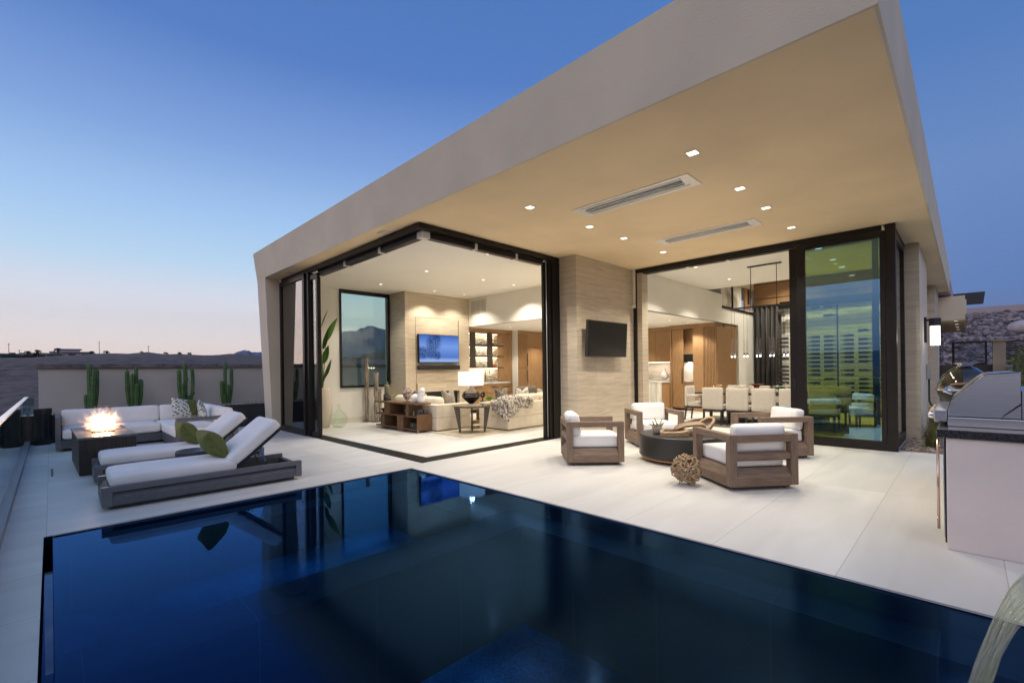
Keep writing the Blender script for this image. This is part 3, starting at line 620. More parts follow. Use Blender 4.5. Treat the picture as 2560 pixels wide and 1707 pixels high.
# ---- drum table on castors
t = thing('drum_table', 'low round charcoal drum table on castors between the four club chairs', 'coffee table', (6.52, 2.99, 0))
drumm = mat('dark_drum_finish', (.021, .020, .018), .42, var=.25, scale=3)
MB().lathe([(.575, .065), (.60, .09), (.60, .36), (.597, .378), (.585, .385)], n=64).build('body', drumm, t, smooth=False)
MB().lathe([(.57, .045), (.57, .0645)], n=48).build('wood_base', mat('orange_wood_base', (.45, .22, .08), .5), t)
for k in range(4):
    a = k*PI/2+.9; cx, cy = .48*math.cos(a), .48*math.sin(a)
    c = MB().box(cx-.018, cx+.018, cy-.018, cy+.018, .022, .0445).build('castor', chrome, t)
    MB().lathe([(.020, -.008), (.022, 0), (.020, .008)], n=14).build('wheel', chrome, c).matrix_local = TR(cx, cy, .022) @ Matrix.Rotation(PI/2, 4, 'X')
# ---- carved wooden chain on the drum
chainw = wood('weathered_carved_wood', (.17, .10, .055), (.52, .37, .22), 0, scale=4, rough=.75, bump=.6)
t = thing('wooden_chain', 'carved driftwood chain of interlocked rough links lying on the drum table', 'decoration', (6.45, 2.86, .386), R_(-45))
def link(cx, cy, cz, la, lb, rz, tilt, roll, th=.05, hh=.075, seed=0):
    M = TR(cx, cy, cz) @ RZ(rz) @ Matrix.Rotation(tilt, 4, 'Y') @ Matrix.Rotation(roll, 4, 'X'); n = 14; vs = []; fs = []
    for k in range(n):
        a = 2*PI*k/n; wv = 1+.09*noise.noise(Vector((math.cos(a)*1.7, math.sin(a)*1.7, seed)))
        ca = math.copysign(abs(math.cos(a))**.8, math.cos(a)); sa = math.copysign(abs(math.sin(a))**.8, math.sin(a))
        for r, z in ((0, -hh/2), (th, -hh/2+.006), (th, hh/2), (0, hh/2-.005)):
            vs.append(M @ Vector(((la-r)*ca*wv, (lb-r)*sa*wv, z+.012*noise.noise(Vector((a*2, seed, 3))))))
    for k in range(n):
        j = (k+1) % n
        for q in range(4): fs.append((k*4+q, k*4+(q+1) % 4, j*4+(q+1) % 4, j*4+q))
    return MB().add(vs, fs).build('link', chainw, t, bevel=.006)
link(-.23, -.10, .045, .21, .12, .15, -.05, .12, seed=1); link(.03, .02, .085, .24, .11, .05, -.10, -.85, th=.045, seed=5)
link(.27, .10, .10, .23, .10, .55, -.45, .35, th=.04, seed=9); link(.19, -.09, .035, .19, .095, -.35, .05, .1, th=.045, seed=13)
# ---- succulent in ribbed pot
t = thing('potted_succulent', 'small ribbed grey pot with a spreading green succulent on the drum table', 'plant', (6.26, 3.24, .386))
pr = [(.035, 0), (.05, .006), (.066, .03), (.072, .07), (.068, .105), (.062, .118), (.055, .118), (.05, .10)]
pp = []
for (a, b), (c, d) in zip(pr, pr[1:]):
    for i in range(4): q = i/4; pp.append((a+(c-a)*q+(.0022 if (i % 2) and b < .11 else 0), b+(d-b)*q))
MB().lathe(pp, n=24).build('pot', mat('grey_ceramic', (.30, .26, .23), .7, var=.2, scale=40), t, smooth=True)
suc = mat('succulent_green', (.13, .17, .05), .6, col2=(.30, .26, .10), scale=14)
m = MB(); rnd = random.Random(3)
for k in range(11):
    a = k*2.4; l = .07+.05*rnd.random(); up = .5+.8*rnd.random(); p = [Vector((0, 0, .10))]
    for i in range(1, 6):
        q = i/5; p.append(Vector((math.cos(a+q*.5)*l*q*1.1, math.sin(a+q*.5)*l*q*1.1, .10+l*up*q*(1 if k % 3 else 1-.7*q)+.01*math.sin(q*9))))
    m.tube(p, [.011, .013, .012, .011, .008, .003], 6)
m.build('succulent', suc, t, smooth=True)
# ---- root ball
t0 = MB(); rnd = random.Random(11); R0 = .165
for k in range(68):
    v = Vector((rnd.gauss(0, 1), rnd.gauss(0, 1), rnd.gauss(0, 1))).normalized(); ax = Vector((rnd.gauss(0, 1), rnd.gauss(0, 1), rnd.gauss(0, 1))).normalized(); pts = []
    rr = R0*(.72+.28*rnd.random()); f1 = rnd.uniform(2, 5)
    for i in range(16):
        v = (Matrix.Rotation(.20, 3, ax) @ v).normalized(); ax = (ax+Vector((rnd.gauss(0, .35), rnd.gauss(0, .35), rnd.gauss(0, .35)))).normalized()
        q = rr+.016*math.sin(i*f1/3+k); pts.append(v*q)
    w0 = .006+.0055*rnd.random(); t0.tube(pts, [w0*(1-.5*abs(i/15-.5)) for i in range(16)], 6)
zmin = min(v[2] for v in t0.v); t0.v = [(x, y, z-zmin+.001) for x, y, z in t0.v]
o = t0.build('root_ball', wood('tangled_vine_wood', (.24, .15, .08), (.50, .36, .22), 0, scale=9, rough=.8, bump=.4), smooth=True); o.location = (5.16, 2.31, 0)
tag(o, 'airy ball of tangled vine roots on the floor beside the nearest club chair', 'decoration')
# ---- chaise loungers: local x along length (foot at 0), y across
def lounger(label, x, y, rz):
    t = thing('chaise_lounger', label, 'sun lounger', (x, y, 0), rz, 'sun loungers beside the pool'); Ln, W, Hh = 1.90, .80, .235
    for s in (0, 1):
        y0, y1 = (0, .07) if s == 0 else (W-.07, W); yo = 0 if s == 0 else W; sg = 1 if s == 0 else -1
        MB().box(.0, Ln, *sorted((yo, yo+sg*.07)), Hh-.055, Hh).build('side_rail', charm, t, bevel=.004)
        pr = [(yo, .045), (yo+sg*.07, .045), (yo+sg*.07, Hh-.056), (yo+sg*.045, Hh-.056), (yo, .115)]
        if sg < 0: pr = pr[::-1]
        MB().prism([(a, b) for a, b in pr], 'x', .085, Ln-.07).build('side_board', charw, t, bevel=.002)
        MB().box(0, .084, *sorted((yo, yo+sg*.07)), .04, Hh-.0555).build('corner_post', charm, t, bevel=.004)
        MB().box(Ln-.069, Ln, *sorted((yo, yo+sg*.07)), .04, Hh-.0555).build('corner_post', charm, t, bevel=.004)
    pr = [(0, .045), (.07, .045), (.07, Hh-.03), (.045, Hh-.03), (0, .115)]
    MB().prism(pr, 'y', .0705, W-.0705).build('foot_board', charw, t, bevel=.002)
    MB().box(Ln-.05, Ln-.002, .0705, W-.0705, .06, .19).build('head_board', charw, t)
    MB().box(.06, Ln-.08, .05, W-.05, .012, .0445).build('plinth', black, t)
    MB().box(.075, 1.22, .072, W-.072, .17, .205).build('seat_deck', charm, t)
    MB().cushion(.06, 1.20, .06, W-.06, .207, .345, r=.05, puff=.015, n=12).build('seat_cushion', whitefab, t, smooth=True)
    M = TR(1.18, W/2, .215) @ Matrix.Rotation(R_(-40), 4, 'Y')
    MB().cushion(0.01, .70, -W/2+.06, W/2-.06, .03, .165, r=.045, puff=.012, n=12, M=M).build('back_cushion', whitefab, t, smooth=True)
    m = MB(); m.box(0, .70, -W/2+.08, W/2-.08, 0, .022); m.v = [tuple(M @ Vector(v)) for v in m.v]; m.build('back_panel', black, t)
    for yy in (.2, W-.2): MB().bar((1.55, yy, .19), (1.48, yy, .43), .018, .012).build('strut', chrome, t)
    m = MB()
    for i in (.15, Ln-.17):
        for j in (.12, W-.12): m.cyl(i, j, 0, .012, .02)
    m.build('glide', black, t); return t
lounger('white cushioned charcoal sun lounger nearer the pool', .34, 6.06, R_(-1.2))
lounger('white cushioned charcoal sun lounger farther from the pool, beside the fire table', .36, 7.58, R_(-1.2))
def throw(label, x, y, z, w_, h_, t_, rz, lean, m=greenfab, name='throw_pillow', cat='pillow', group=None, seed=0, chop=0, spin=0):
    M = RZ(rz) @ Matrix.Rotation(lean, 4, 'X') @ Matrix.Rotation(spin, 4, 'Y') @ TR(0, 0, h_/2)
    mm = MB().pillow(w_, h_, t_, M, seed=seed, chop=chop); z0 = min(v[2] for v in mm.v); mm.v = [(a, b, c-z0) for a, b, c in mm.v]
    o = mm.build(name, m, smooth=True); o.location = (x, y, z); return tag(o, label, cat, group)
throw('plain olive green pillow leaning on the nearer sun lounger', 1.47, 6.46, .36, .50, .37, .23, R_(90), R_(-36), group='olive pillows on the loungers', seed=1)
throw('plain olive green pillow leaning on the farther sun lounger', 1.49, 7.96, .36, .50, .37, .23, R_(90), R_(-36), group='olive pillows on the loungers', seed=4)
o = MB().lathe([(.20, 0), (.225, .02), (.225, .34), (.222, .352), (.215, .355)], n=48).build('round_side_table', mat('charcoal_side_table', (.045, .045, .05), .4, var=.2, scale=8)); o.location = (1.34, 7.22, 0)
tag(o, 'small round charcoal side table between the two sun loungers', 'side table')
# ---- fire table
t = thing('fire_table', 'tall charcoal wood-grain fire table with gas flames in a pebble tray', 'fire table', (.54, 9.28, 0), R_(1))
slatm = mat('charcoal_ribbed_grain', (.022, .017, .015), .5, col2=(.05, .04, .035), scale=3, stretch=(30, 30, 1), bump=.8, bscale=12)
topm = mat('fire_table_top', (.12, .10, .085), .3, col2=(.19, .16, .14), scale=3, stretch=(12, 1, 12), bump=.1, bscale=8)
MB().box(-.30, .30, -.85, .85, .01, .485).build('body', slatm, t, bevel=.004)
MB().box(-.31, .31, -.86, -.30, .486, .515).box(-.31, .31, .12, .86, .486, .515).box(-.31, -.13, -.2995, .1195, .486, .515).box(.13, .31, -.2995, .1195, .486, .515).build('top', topm, t, bevel=.003)
m = MB(); rnd = random.Random(5)
for k in range(150): m.ball((rnd.uniform(-.12, .12), rnd.uniform(-.29, .11), .498+rnd.uniform(0, .022)), [rnd.uniform(.010, .019) for _ in range(3)], 6, 4)
peb = m.build('fire_pebbles', mat('lava_pebbles', (.10, .07, .055), .8, var=.6, scale=20), t); peb['kind'] = 'stuff'
# flame: a soft emitting gas body, torn at the edge by noise, inside a ragged envelope
def firevol():
    m = bpy.data.materials.new('gas_flame'); m.use_nodes = True; n = m.node_tree; n.nodes.clear(); K = n.nodes.new; J = n.links.new
    o = K('ShaderNodeOutputMaterial'); e = K('ShaderNodeEmission'); t = K('ShaderNodeTexCoord')
    mp = K('ShaderNodeMapping'); mp.inputs['Location'].default_value = (0, .09, -.62); J(t.outputs['Object'], mp.inputs[0])
    # streaky displacement that grows away from the core
    nz = K('ShaderNodeTexNoise'); nz.inputs['Scale'].default_value = 11; nz.inputs['Detail'].default_value = 5; nz.inputs['Roughness'].default_value = .6
    nr = K('ShaderNodeVectorMath'); nr.operation = 'NORMALIZE'; J(mp.outputs[0], nr.inputs[0])
    dm = K('ShaderNodeVectorMath'); dm.operation = 'MULTIPLY_ADD'; dm.inputs[1].default_value = (.26, .26, .26); J(nr.outputs[0], dm.inputs[0])
    sm = K('ShaderNodeVectorMath'); sm.operation = 'SCALE'; sm.inputs['Scale'].default_value = 1.0; J(mp.outputs[0], sm.inputs[0]); J(sm.outputs[0], dm.inputs[2]); J(dm.outputs[0], nz.inputs['Vector'])
    sc2 = K('ShaderNodeVectorMath'); sc2.operation = 'MULTIPLY'; sc2.inputs[1].default_value = (1/.30, 1/.34, 1/.31); J(mp.outputs[0], sc2.inputs[0])
    ln = K('ShaderNodeVectorMath'); ln.operation = 'LENGTH'; J(sc2.outputs[0], ln.inputs[0])
    a_ = K('ShaderNodeMath'); a_.operation = 'MULTIPLY_ADD'; a_.inputs[1].default_value = -2.3; J(nz.outputs['Fac'], a_.inputs[0]); a_.inputs[2].default_value = 1.22
    s_ = K('ShaderNodeMath'); s_.operation = 'ADD'; J(ln.outputs['Value'], s_.inputs[0]); J(a_.outputs[0], s_.inputs[1])
    dn = K('ShaderNodeMapRange'); dn.interpolation_type = 'SMOOTHSTEP'; dn.inputs[1].default_value = .88; dn.inputs[2].default_value = .12; J(s_.outputs[0], dn.inputs[0])
    pw = K('ShaderNodeMath'); pw.operation = 'POWER'; pw.inputs[1].default_value = 2.0; J(dn.outputs[0], pw.inputs[0])
    st = K('ShaderNodeMath'); st.operation = 'MULTIPLY'; st.inputs[1].default_value = 36; J(pw.outputs[0], st.inputs[0])
    cr = K('ShaderNodeValToRGB'); E_ = cr.color_ramp.elements; E_[0].color = (1, .30, .06, 1); E_[1].color = (1, .74, .42, 1); E_[1].position = .9; J(dn.outputs[0], cr.inputs[0])
    J(cr.outputs[0], e.inputs[0]); J(st.outputs[0], e.inputs[1]); J(e.outputs[0], o.inputs['Volume']); return m
fl = MB().ball((0, -.09, .715), (.30, .38, .215), 28, 18, wob=lambda d: 1+.15*noise.noise(d*3)).build('flame', firevol(), t, smooth=True)
put(light_data('firelight', 'POINT', 16, color=(1, .55, .25), shadow_soft_size=.10), t, (0, -.09, .66))
# ---- outdoor sectional
t = thing('outdoor_sectional', 'L-shaped charcoal framed outdoor sofa with white cushions round the fire table', 'sofa', (0, 0, 0))
X0, X1, YF, YB, YE = .05, 2.52, 11.42, 12.42, 9.92
MB().box(X0, X0+.07, YF, YB, .04, .61).build('arm', charm, t, bevel=.004)
MB().box(X0+.071, X1, YB-.07, YB, .04, .52).box(X1-.07, X1, YE+.07, YB-.071, .04, .52).build('back_frame', charm, t, bevel=.004)
XI = 1.55
MB().box(X0+.071, XI-.001, YF, YF+.06, .05, .20).box(XI, XI+.06, YE+.07, YF+.06, .05, .20).build('base_rail', charw, t, bevel=.003)
MB().box(X0+.08, X1-.08, YF+.061, YB-.08, .05, .21).box(XI+.061, X1-.08, YE+.075, YF+.06, .05, .21).build('seat_deck', charm, t)
MB().box(XI, XI+.07, YE, YE+.07, .0, .57).box(XI+.0701, X1, YE, YE+.07, .50, .57).box(X1-.07, X1, YE, YE+.07, .0, .499).build('arm', charm, t, bevel=.004)
MB().box(X0+.1, XI+.2, YF+.09, YB-.1, 0, .05).box(XI+.1, X1-.1, YE+.09, YF+.1, 0, .049).build('plinth', black, t)
cz = .21
for a, b in ((X0+.08, .84), (.845, XI-.01)): MB().cushion(a, b, YF-.01, YB-.2, cz, .385, r=.045, puff=.012).build('seat_cushion', whitefab, t, smooth=True)
MB().cushion(XI-.005, X1-.2, YF-.01, YB-.2, cz, .385, r=.045, puff=.012).build('seat_cushion', whitefab, t, smooth=True)
MB().cushion(XI-.01, X1-.2, YE+.08, YF-.015, cz, .385, r=.045, puff=.012).build('seat_cushion', whitefab, t, smooth=True)
for a, b in ((X0+.08, .84), (.845, 1.62), (1.625, X1-.22)):
    MB().cushion(a, b, YB-.21, YB-.05, .36, .70, r=.05, puff=.02).build('back_cushion', whitefab, t, smooth=True)
for a, b in ((YE+.1, 10.62), (10.625, 11.42), (11.425, YB-.05)):
    MB().cushion(X1-.21, X1-.05, a, b, .36, .70, r=.05, puff=.02).build('back_cushion', whitefab, t, smooth=True)
def patternmat():
    m = bpy.data.materials.new('leaf_print_fabric'); m.use_nodes = True; n = m.node_tree; p = n.nodes['Principled BSDF']; p.inputs['Roughness'].default_value = .9
    t = n.nodes.new('ShaderNodeTexCoord'); mp = n.nodes.new('ShaderNodeMapping'); mp.inputs['Rotation'].default_value = (0, .7, .3); mp.inputs['Scale'].default_value = (1, 1, 1.5)
    v = n.nodes.new('ShaderNodeTexVoronoi'); v.inputs['Scale'].default_value = 14; v.inputs['Randomness'].default_value = .25
    n.links.new(t.outputs['Object'], mp.inputs[0]); n.links.new(mp.outputs[0], v.inputs['Vector'])
    cr = n.nodes.new('ShaderNodeValToRGB'); e = cr.color_ramp.elements; e[0].color = (.045, .10, .03, 1); e[0].position = .38; e[1].color = (.72, .70, .64, 1); e[1].position = .46
    x = cr.color_ramp.elements.new(.2); x.color = (.16, .22, .08, 1)
    n.links.new(v.outputs['Distance'], cr.inputs[0]); n.links.new(cr.outputs[0], p.inputs['Base Color']); return m
leafp = patternmat()
throw('green and white leaf print pillow in the sofa corner', 1.98, 11.93, .39, .46, .42, .15, R_(35), R_(-18), m=leafp, group='pillows on the outdoor sofa', seed=2, spin=R_(12))
throw('plain olive pillow tucked behind the leaf print pillow in the sofa corner', 2.16, 12.08, .44, .38, .36, .13, R_(35), R_(-12), group='pillows on the outdoor sofa', seed=7)
throw('green and white leaf print pillow on the short side of the outdoor sofa', 2.20, 10.95, .39, .40, .38, .14, R_(75), R_(-16), m=leafp, group='pillows on the outdoor sofa', seed=6, spin=R_(-14))
# ---- cylinder bin / planter
t = thing('round_planter', 'tall round black ribbed planter standing in the terrace corner by the glass railing', 'planter', (-.12, 13.22-.27, 0))
MB().lathe([(.12, 0), (.125, .01), (.118, .18), (.122, .5), (.128, .66), (.128, .70)], n=36, wob=lambda a, z: 1+.012*math.sin(a*36)).build('body', mat('black_planter', (.015, .015, .014), .35, var=.3, scale=20, stretch=(1, 1, .1)), t, smooth=True)
MB().lathe([(.131, .615), (.133, .62), (.133, .71), (.125, .712)], n=36).build('rim', black, t, smooth=False)
# ---- glass railing
railg = glassmat('railing_glass', (.60, .74, .74), 1.5, extra=.04)
t = thing('glass_railing', 'frameless glass railing with a slim metal cap along the left edge of the terrace', 'railing', (0, 0, 0))
y = -2.0
while y < 13:
    MB().box(-.345, -.33, y+.004, min(y+1.25, 13.08)-.004, .03, .93).build('glass_panel', railg, t); y += 1.25
MB().box(-.365, -.31, -2, 13.09, .931, .945).build('cap', mat('pale_metal_cap', (.72, .74, .70), .3, metal=.7), t, bevel=.002)
MB().box(-.385, -.29, -2, 13.09, .0005, .075).build('base_shoe', mat('rail_base_metal', (.25, .24, .27), .45, metal=.4), t, bevel=.002)
t = thing('glass_railing', 'short glass railing panel across the end of the terrace beside the round planter', 'railing', (0, 0, 0))
MB().box(-.33, -.235, 13.16, 13.17, .58, .92).build('glass_panel', railg, t)
# ---- raised planter with gravel, wall with cap, cacti
t = thing('raised_planter', 'long black raised planter box filled with gravel at the foot of the garden wall', 'planter', (0, 0, 0))
MB().box(-.36, 3.9, 13.1, 13.16, 0, .565).box(3.901, 9, 13.1, 13.16, 0, .565).box(-.40, -.361, 13.1, 15.0, -.4, .56).build('front_wall', mat('black_planter_cladding', (.018, .018, .019), .5, var=.3, scale=3), t)
MB().box(-.30, -.2, 13.11, 13.25, .566, .58).build('cap', mat('white_cap', (.7, .7, .72), .5), t)
MB().box(-.35, 9, 13.161, 14.99, .1, .50).build('soil', mat('gravel_bed', (.13, .10, .085), .95, col2=(.36, .28, .24), scale=45, bump=1.5, bscale=45), t)
m = MB(); rnd = random.Random(2)
for k in range(2600):
    x, yy = rnd.uniform(-.3, 4.6), 13.17+rnd.random()**1.3*1.75; r = rnd.uniform(.016, .038); m.ball((x, yy, .50+r*.4), (r, r*rnd.uniform(.6, 1), r*.6), 5, 3)
tag(m.build('gravel', mat('pebbles', (.17, .12, .10), .9, col2=(.48, .38, .33), scale=14, detail=1, sharp=(.4, .6))), kind='stuff')
t = thing('garden_wall', 'plain stucco garden wall with a rough stone cap behind the cacti', 'wall', (0, 0, 0))
MB().box(-.20, 13, 15.0, 15.2, -3, 1.52).build('wall_panel', mat('stucco', (.47, .435, .39), .9, var=.05, scale=1.5, bump=.2, bscale=90), t)
m = MB(); x = -.27; rnd = random.Random(6)
while x < 13:
    l = rnd.uniform(.55, .62); m.box(x, x+l-.006, 14.93, 15.27, 1.521+rnd.uniform(0, .003), 1.625+rnd.uniform(-.006, .006)); x += l
m.build('cap', mat('rough_stone_cap', (.10, .085, .085), .9, col2=(.19, .165, .16), scale=8, bump=1.2, bscale=14), t, bevel=.01)
cact = mat('cactus_green', (.035, .085, .022), .6, col2=(.075, .15, .04), scale=5, bump=.3, bscale=60)
def cactus(label, x, arms, seed):
    t = thing('columnar_cactus', label, 'cactus', (x, 14.55, .49), 0, 'columnar cacti against the garden wall'); rnd = random.Random(seed)
    for (dx, dy, h, r, bend, nub) in arms:
        m = MB(); n = 21; k = 26; vs = []; fs = []
        for i in range(n):
            q = i/(n-1); z = h*q; rr = r*(1 if q < .93 else math.sqrt(max(0, 1-((q-.93)/.07)**2))*.95+.03)*(1+.05*noise.noise(Vector((z*7, dx*9, seed))))*(.82+.18*min(1, q*6))
            cx = dx*(1-.55*(1-q)**3*(1 if abs(dx) > .02 else 0))+bend*math.sin(q*PI)+.008*noise.noise(Vector((z*3, seed, 1))); cy = dy
            for j in range(k*2):
                a = PI*j/k; w_ = 1 if j % 2 == 0 else 1; ribs = 1+.26*abs(math.cos(a*3.5))-.16; vs.append((cx+rr*ribs*math.cos(a), cy+rr*ribs*math.sin(a), z))
        k2 = k*2
        for i in range(n-1):
            for j in range(k2): fs.append((i*k2+j, i*k2+(j+1) % k2, (i+1)*k2+(j+1) % k2, (i+1)*k2+j))
        fs.append(tuple(range((n-1)*k2, n*k2))); m.add(vs, fs)
        st = m.build('stem', cact, t, smooth=True)
        for zz in nub: MB().ball((dx+r*.8, dy-.03, h*zz), (.035, .035, .04), 10, 6).build('bud', cact, st, smooth=True)
cactus('columnar cactus directly behind the fire, two tall stems close together', .65, [(-.01, 0, 1.15, .047, .0, ()), (.045, -.09, .86, .043, .0, ()), (.105, .03, 1.03, .050, .0, ()), (-.075, .02, .42, .04, 0, ()), (.0, -.07, .6, .035, .0, ())], 1)
cactus('columnar cactus second from the left, five stems with the middle one tallest', 1.43, [(-.12, 0, 1.0, .042, .0, ()), (-.03, -.08, .90, .042, 0, ()), (.055, .02, 1.08, .038, 0, ()), (.135, -.02, .76, .050, .0, ()), (.05, -.1, .66, .045, 0, ())], 2)
cactus('columnar cactus with small round buds and one curved arm, behind the sofa corner', 2.50, [(-.15, 0, 1.0, .046, 0, ()), (-.02, .02, 1.19, .042, .01, (.62,)), (.12, -.02, 1.05, .038, .03, (.35,)), (-.08, -.08, .62, .042, 0, ()), (.04, -.06, .3, .04, 0, ())], 3)
cactus('columnar cactus nearest the house, one slim stem much taller than the rest', 3.42, [(-.12, -.02, .68, .042, 0, ()), (-.02, .02, 1.20, .038, 0, ()), (.13, 0, 1.03, .040, .0, ()), (.03, -.06, .56, .045, 0, ()), (-.06, -.09, .3, .035, 0, ())], 4)
# ---- outdoor kitchen counter and grill (right)
t = thing('outdoor_counter', 'white plaster outdoor kitchen counter with a dark stone top', 'counter', (0, 0, 0))
MB().box(4.60, 7.4, -1.9, .115, 0, .815).build('body', mat('pinkish_plaster', (.74, .64, .58), .85, var=.03, scale=3, bump=.1, bscale=180), t, bevel=.006)
MB().box(4.575, 7.45, -1.95, .165, .816, .875).build('countertop', mat('dark_granite', (.035, .032, .036), .22, var=.6, scale=90, detail=2), t, bevel=.004)
t = thing('fridge_drawer', 'stainless appliance door with a long bar handle set in the front of the outdoor counter', 'appliance', (0, 0, 0))
MB().box(4.72, 5.30, .118, .135, .05, .80).build('door', steel, t, bevel=.003); MB().box(4.70, 4.718, .116, .128, .02, .80).build('gasket', black, t)
MB().tube([(4.76, .165, .10), (4.76, .165, .78)], .009, 10).build('handle', mat('copper_tinted_bar', (.75, .55, .45), .25, metal=1), t, smooth=True)
t = thing('gas_grill', 'stainless steel built-in grill with a closed sloping hood on the outdoor counter', 'grill', (0, 0, 0))
MB().box(4.84, 5.95, -.75, .11, .8755, .945).build('base', steel, t, bevel=.004)
prof = [(.11, .952), (.108, 1.0), (.09, 1.07), (-.055, 1.235), (-.085, 1.262), (-.12, 1.275), (-.27, 1.285), (-.27, 1.06), (-.17, .952)]
MB().prism(prof, 'x', 4.86, 5.92).build('hood', steel, t, bevel=.006)
MB().prism([(.108, 1.005), (.112, 1.0), (.097, 1.07), (-.05, 1.242), (-.085, 1.268), (-.27, 1.291), (-.27, 1.286), (-.12, 1.276), (-.085, 1.263), (-.055, 1.236), (.09, 1.07)], 'x', 4.845, 4.859).build('hood_edge', chrome, t)
MB().prism([(-.271, 1.12), (-.27, .952), (-.175, .952), (-.271, 1.05)], 'x', 4.87, 5.9).box(4.865, 5.9, -.62, -.275, .952, 1.15).build('rear_housing', steel, t, bevel=.004)
MB().box(4.88, 5.9, .112, .19, .90, 1.0).build('control_panel', steel, t, bevel=.01)
for k in range(5):
    kn = MB().lathe([(.028, 0), (.03, .01), (.026, .035), (.012, .04)], n=18).build('knob', chrome, t, smooth=True); kn.matrix_local = TR(4.98+k*.2, .19, .95) @ Matrix.Rotation(-PI/2, 4, 'X')
MB().tube([(4.95, .13, 1.14), (4.95, .085, 1.12), (4.95, .13, 1.14), (5.85, .13, 1.14), (5.85, .085, 1.12)], .012, 8).build('handle', chrome, t, smooth=True)
# kamado-like round smoker behind the grill
t = thing('round_smoker', 'black domed smoker with chrome bands just beyond the stainless grill', 'smoker', (6.75, .02, .876))
MB().lathe([(.08, 0), (.16, .05), (.215, .16), (.22, .20)], n=28).build('bowl', black, t, smooth=True)
MB().lathe([(.22, .21), (.215, .26), (.17, .36), (.09, .43), (.04, .45)], n=28).build('lid', mat('glossy_black_enamel', (.01, .01, .01), .08, coat=1), t, smooth=True)
MB().lathe([(.226, .196), (.228, .2), (.228, .22), (.22, .222)], n=28).build('band', chrome, t, smooth=True)
MB().lathe([(.045, .445), (.06, .45), (.06, .47), (.09, .475), (.09, .485), (.02, .49)], n=20).build('vent_cap', chrome, t)
MB().tube([(-.25, -.08, .26), (-.27, -.03, .27), (-.27, .06, .27), (-.24, .1, .26)], .012, 8).build('handle', mat('cork_handle', (.25, .13, .06), .6), t, smooth=True)
# ---- water spout from a raised lip at the right
t = thing('water_spout', 'smooth arc of water falling into the pool at the lower right', 'water spout', (0, 0, 0))
watr = glassmat('falling_water', (.86, .88, .80), 1.33, gloss=(.95, .95, .88), rough=.14, extra=.13)
bpn = watr.node_tree; _t = bpn.nodes.new('ShaderNodeTexCoord'); _m = bpn.nodes.new('ShaderNodeMapping'); _m.inputs['Scale'].default_value = (1, 1, 1)
_w = bpn.nodes.new('ShaderNodeAttribute'); _w.attribute_name = 'flow'; _n = bpn.nodes.new('ShaderNodeTexNoise'); _n.inputs['Scale'].default_value = 1; _n.inputs['Detail'].default_value = 4
_s = bpn.nodes.new('ShaderNodeVectorMath'); _s.operation = 'MULTIPLY'; _s.inputs[1].default_value = (40, 1.0, 1); bpn.links.new(_w.outputs['Vector'], _s.inputs[0]); bpn.links.new(_s.outputs[0], _n.inputs['Vector'])
_b = bpn.nodes.new('ShaderNodeBump'); _b.inputs['Strength'].default_value = .9; _b.inputs['Distance'].default_value = .02; bpn.links.new(_n.outputs['Fac'], _b.inputs['Height'])
for nn in bpn.nodes:
    if nn.type == 'BSDF_GLOSSY': bpn.links.new(_b.outputs[0], nn.inputs['Normal'])
m = MB(); nu, nv = 40, 60; vs = []; fs = []; fl_ = []
S0 = Vector((3.64, -.44, .40)); S1 = Vector((3.52, -.20, .40)) # not used beyond the lip ends
def sp(u, v):
    a = Vector((3.1, -.2, 0)); b = Vector((2.74, .005, 0)).lerp(Vector((2.81, -.055, 0)), v); z0 = .42-.20*v
    q = a.lerp(b, u); q.z = z0-(z0+.012)*u*u
    rip = .006*math.sin(v*31+u*3)+.004*math.sin(v*53-u*5)+.006*noise.noise(Vector((v*16, u*2.2, 1))); q += Vector((-.5, -.8, .3))*rip*min(1, u*3+.3); return q
for layer in (0, 1):
    for i in range(nu+1):
        for j in range(nv+1):
            u, v = i/nu, j/nv; q = sp(u, v); th = .010*math.sin(PI*max(.03, min(.97, v))); q += Vector((.45, .75, 0))*(-th if layer else th); vs.append(q); fl_.append((v, u, layer))
K = (nu+1)*(nv+1)
for i in range(nu):
    for j in range(nv):
        a = i*(nv+1)+j; fs.append((a, a+1, a+nv+2, a+nv+1)); fs.append((K+a, K+a+nv+1, K+a+nv+2, K+a+1))
for i in range(nu):
    a = i*(nv+1); b = a+nv+1; fs.append((a, b, K+b, K+a)); a += nv; b += nv; fs.append((a, K+a, K+b, b))
m.add(vs, fs); ws = m.build('water_sheet', watr, t, smooth=True)
at = ws.data.attributes.new('flow', 'FLOAT_VECTOR', 'POINT')
for i, c in enumerate(fl_): at.data[i].vector = c
MB().bar((3.66, -.52, .31), (3.11, -.205, .31), .05, .24).build('spout_lip', bronze, t, bevel=.004)
MB().box(3.62, 3.9, -.85, -.45, .001, .46).build('spout_wall', stone, t)
# ---- things on the right side wall
t = thing('wall_sconce', 'black capped wall lantern with a glowing frosted glass tube on the plaster side wall', 'wall light', (12.2, .44, 0))
MB().box(-.035, .035, .12, .16, 1.78, 2.28).build('backplate', black, t); MB().box(-.02, .02, .06, .12, 2.2, 2.24).build('arm', black, t)
MB().lathe([(.085, 2.10), (.088, 2.105), (.088, 2.245), (.082, 2.25)], n=24).build('cap', black, t)
MB().lathe([(.072, 1.72), (.075, 1.73), (.075, 2.099), (.07, 2.0995)], n=24).build('glass_tube', emat('frosted_lamp_glass', (1, .95, .92), 2.2), t)
MB().cyl(0, 0, 1.70, 1.719, .012, n=8).build('finial', black, t)
put(light_data('sconce_light', 'POINT', 4, color=(1, .85, .68), shadow_soft_size=.06), t, (0, -.09, 1.9))
t = thing('meter_box', 'small grey electrical box with a black conduit low on the side wall', 'utility box', (12.75, .56, 0))
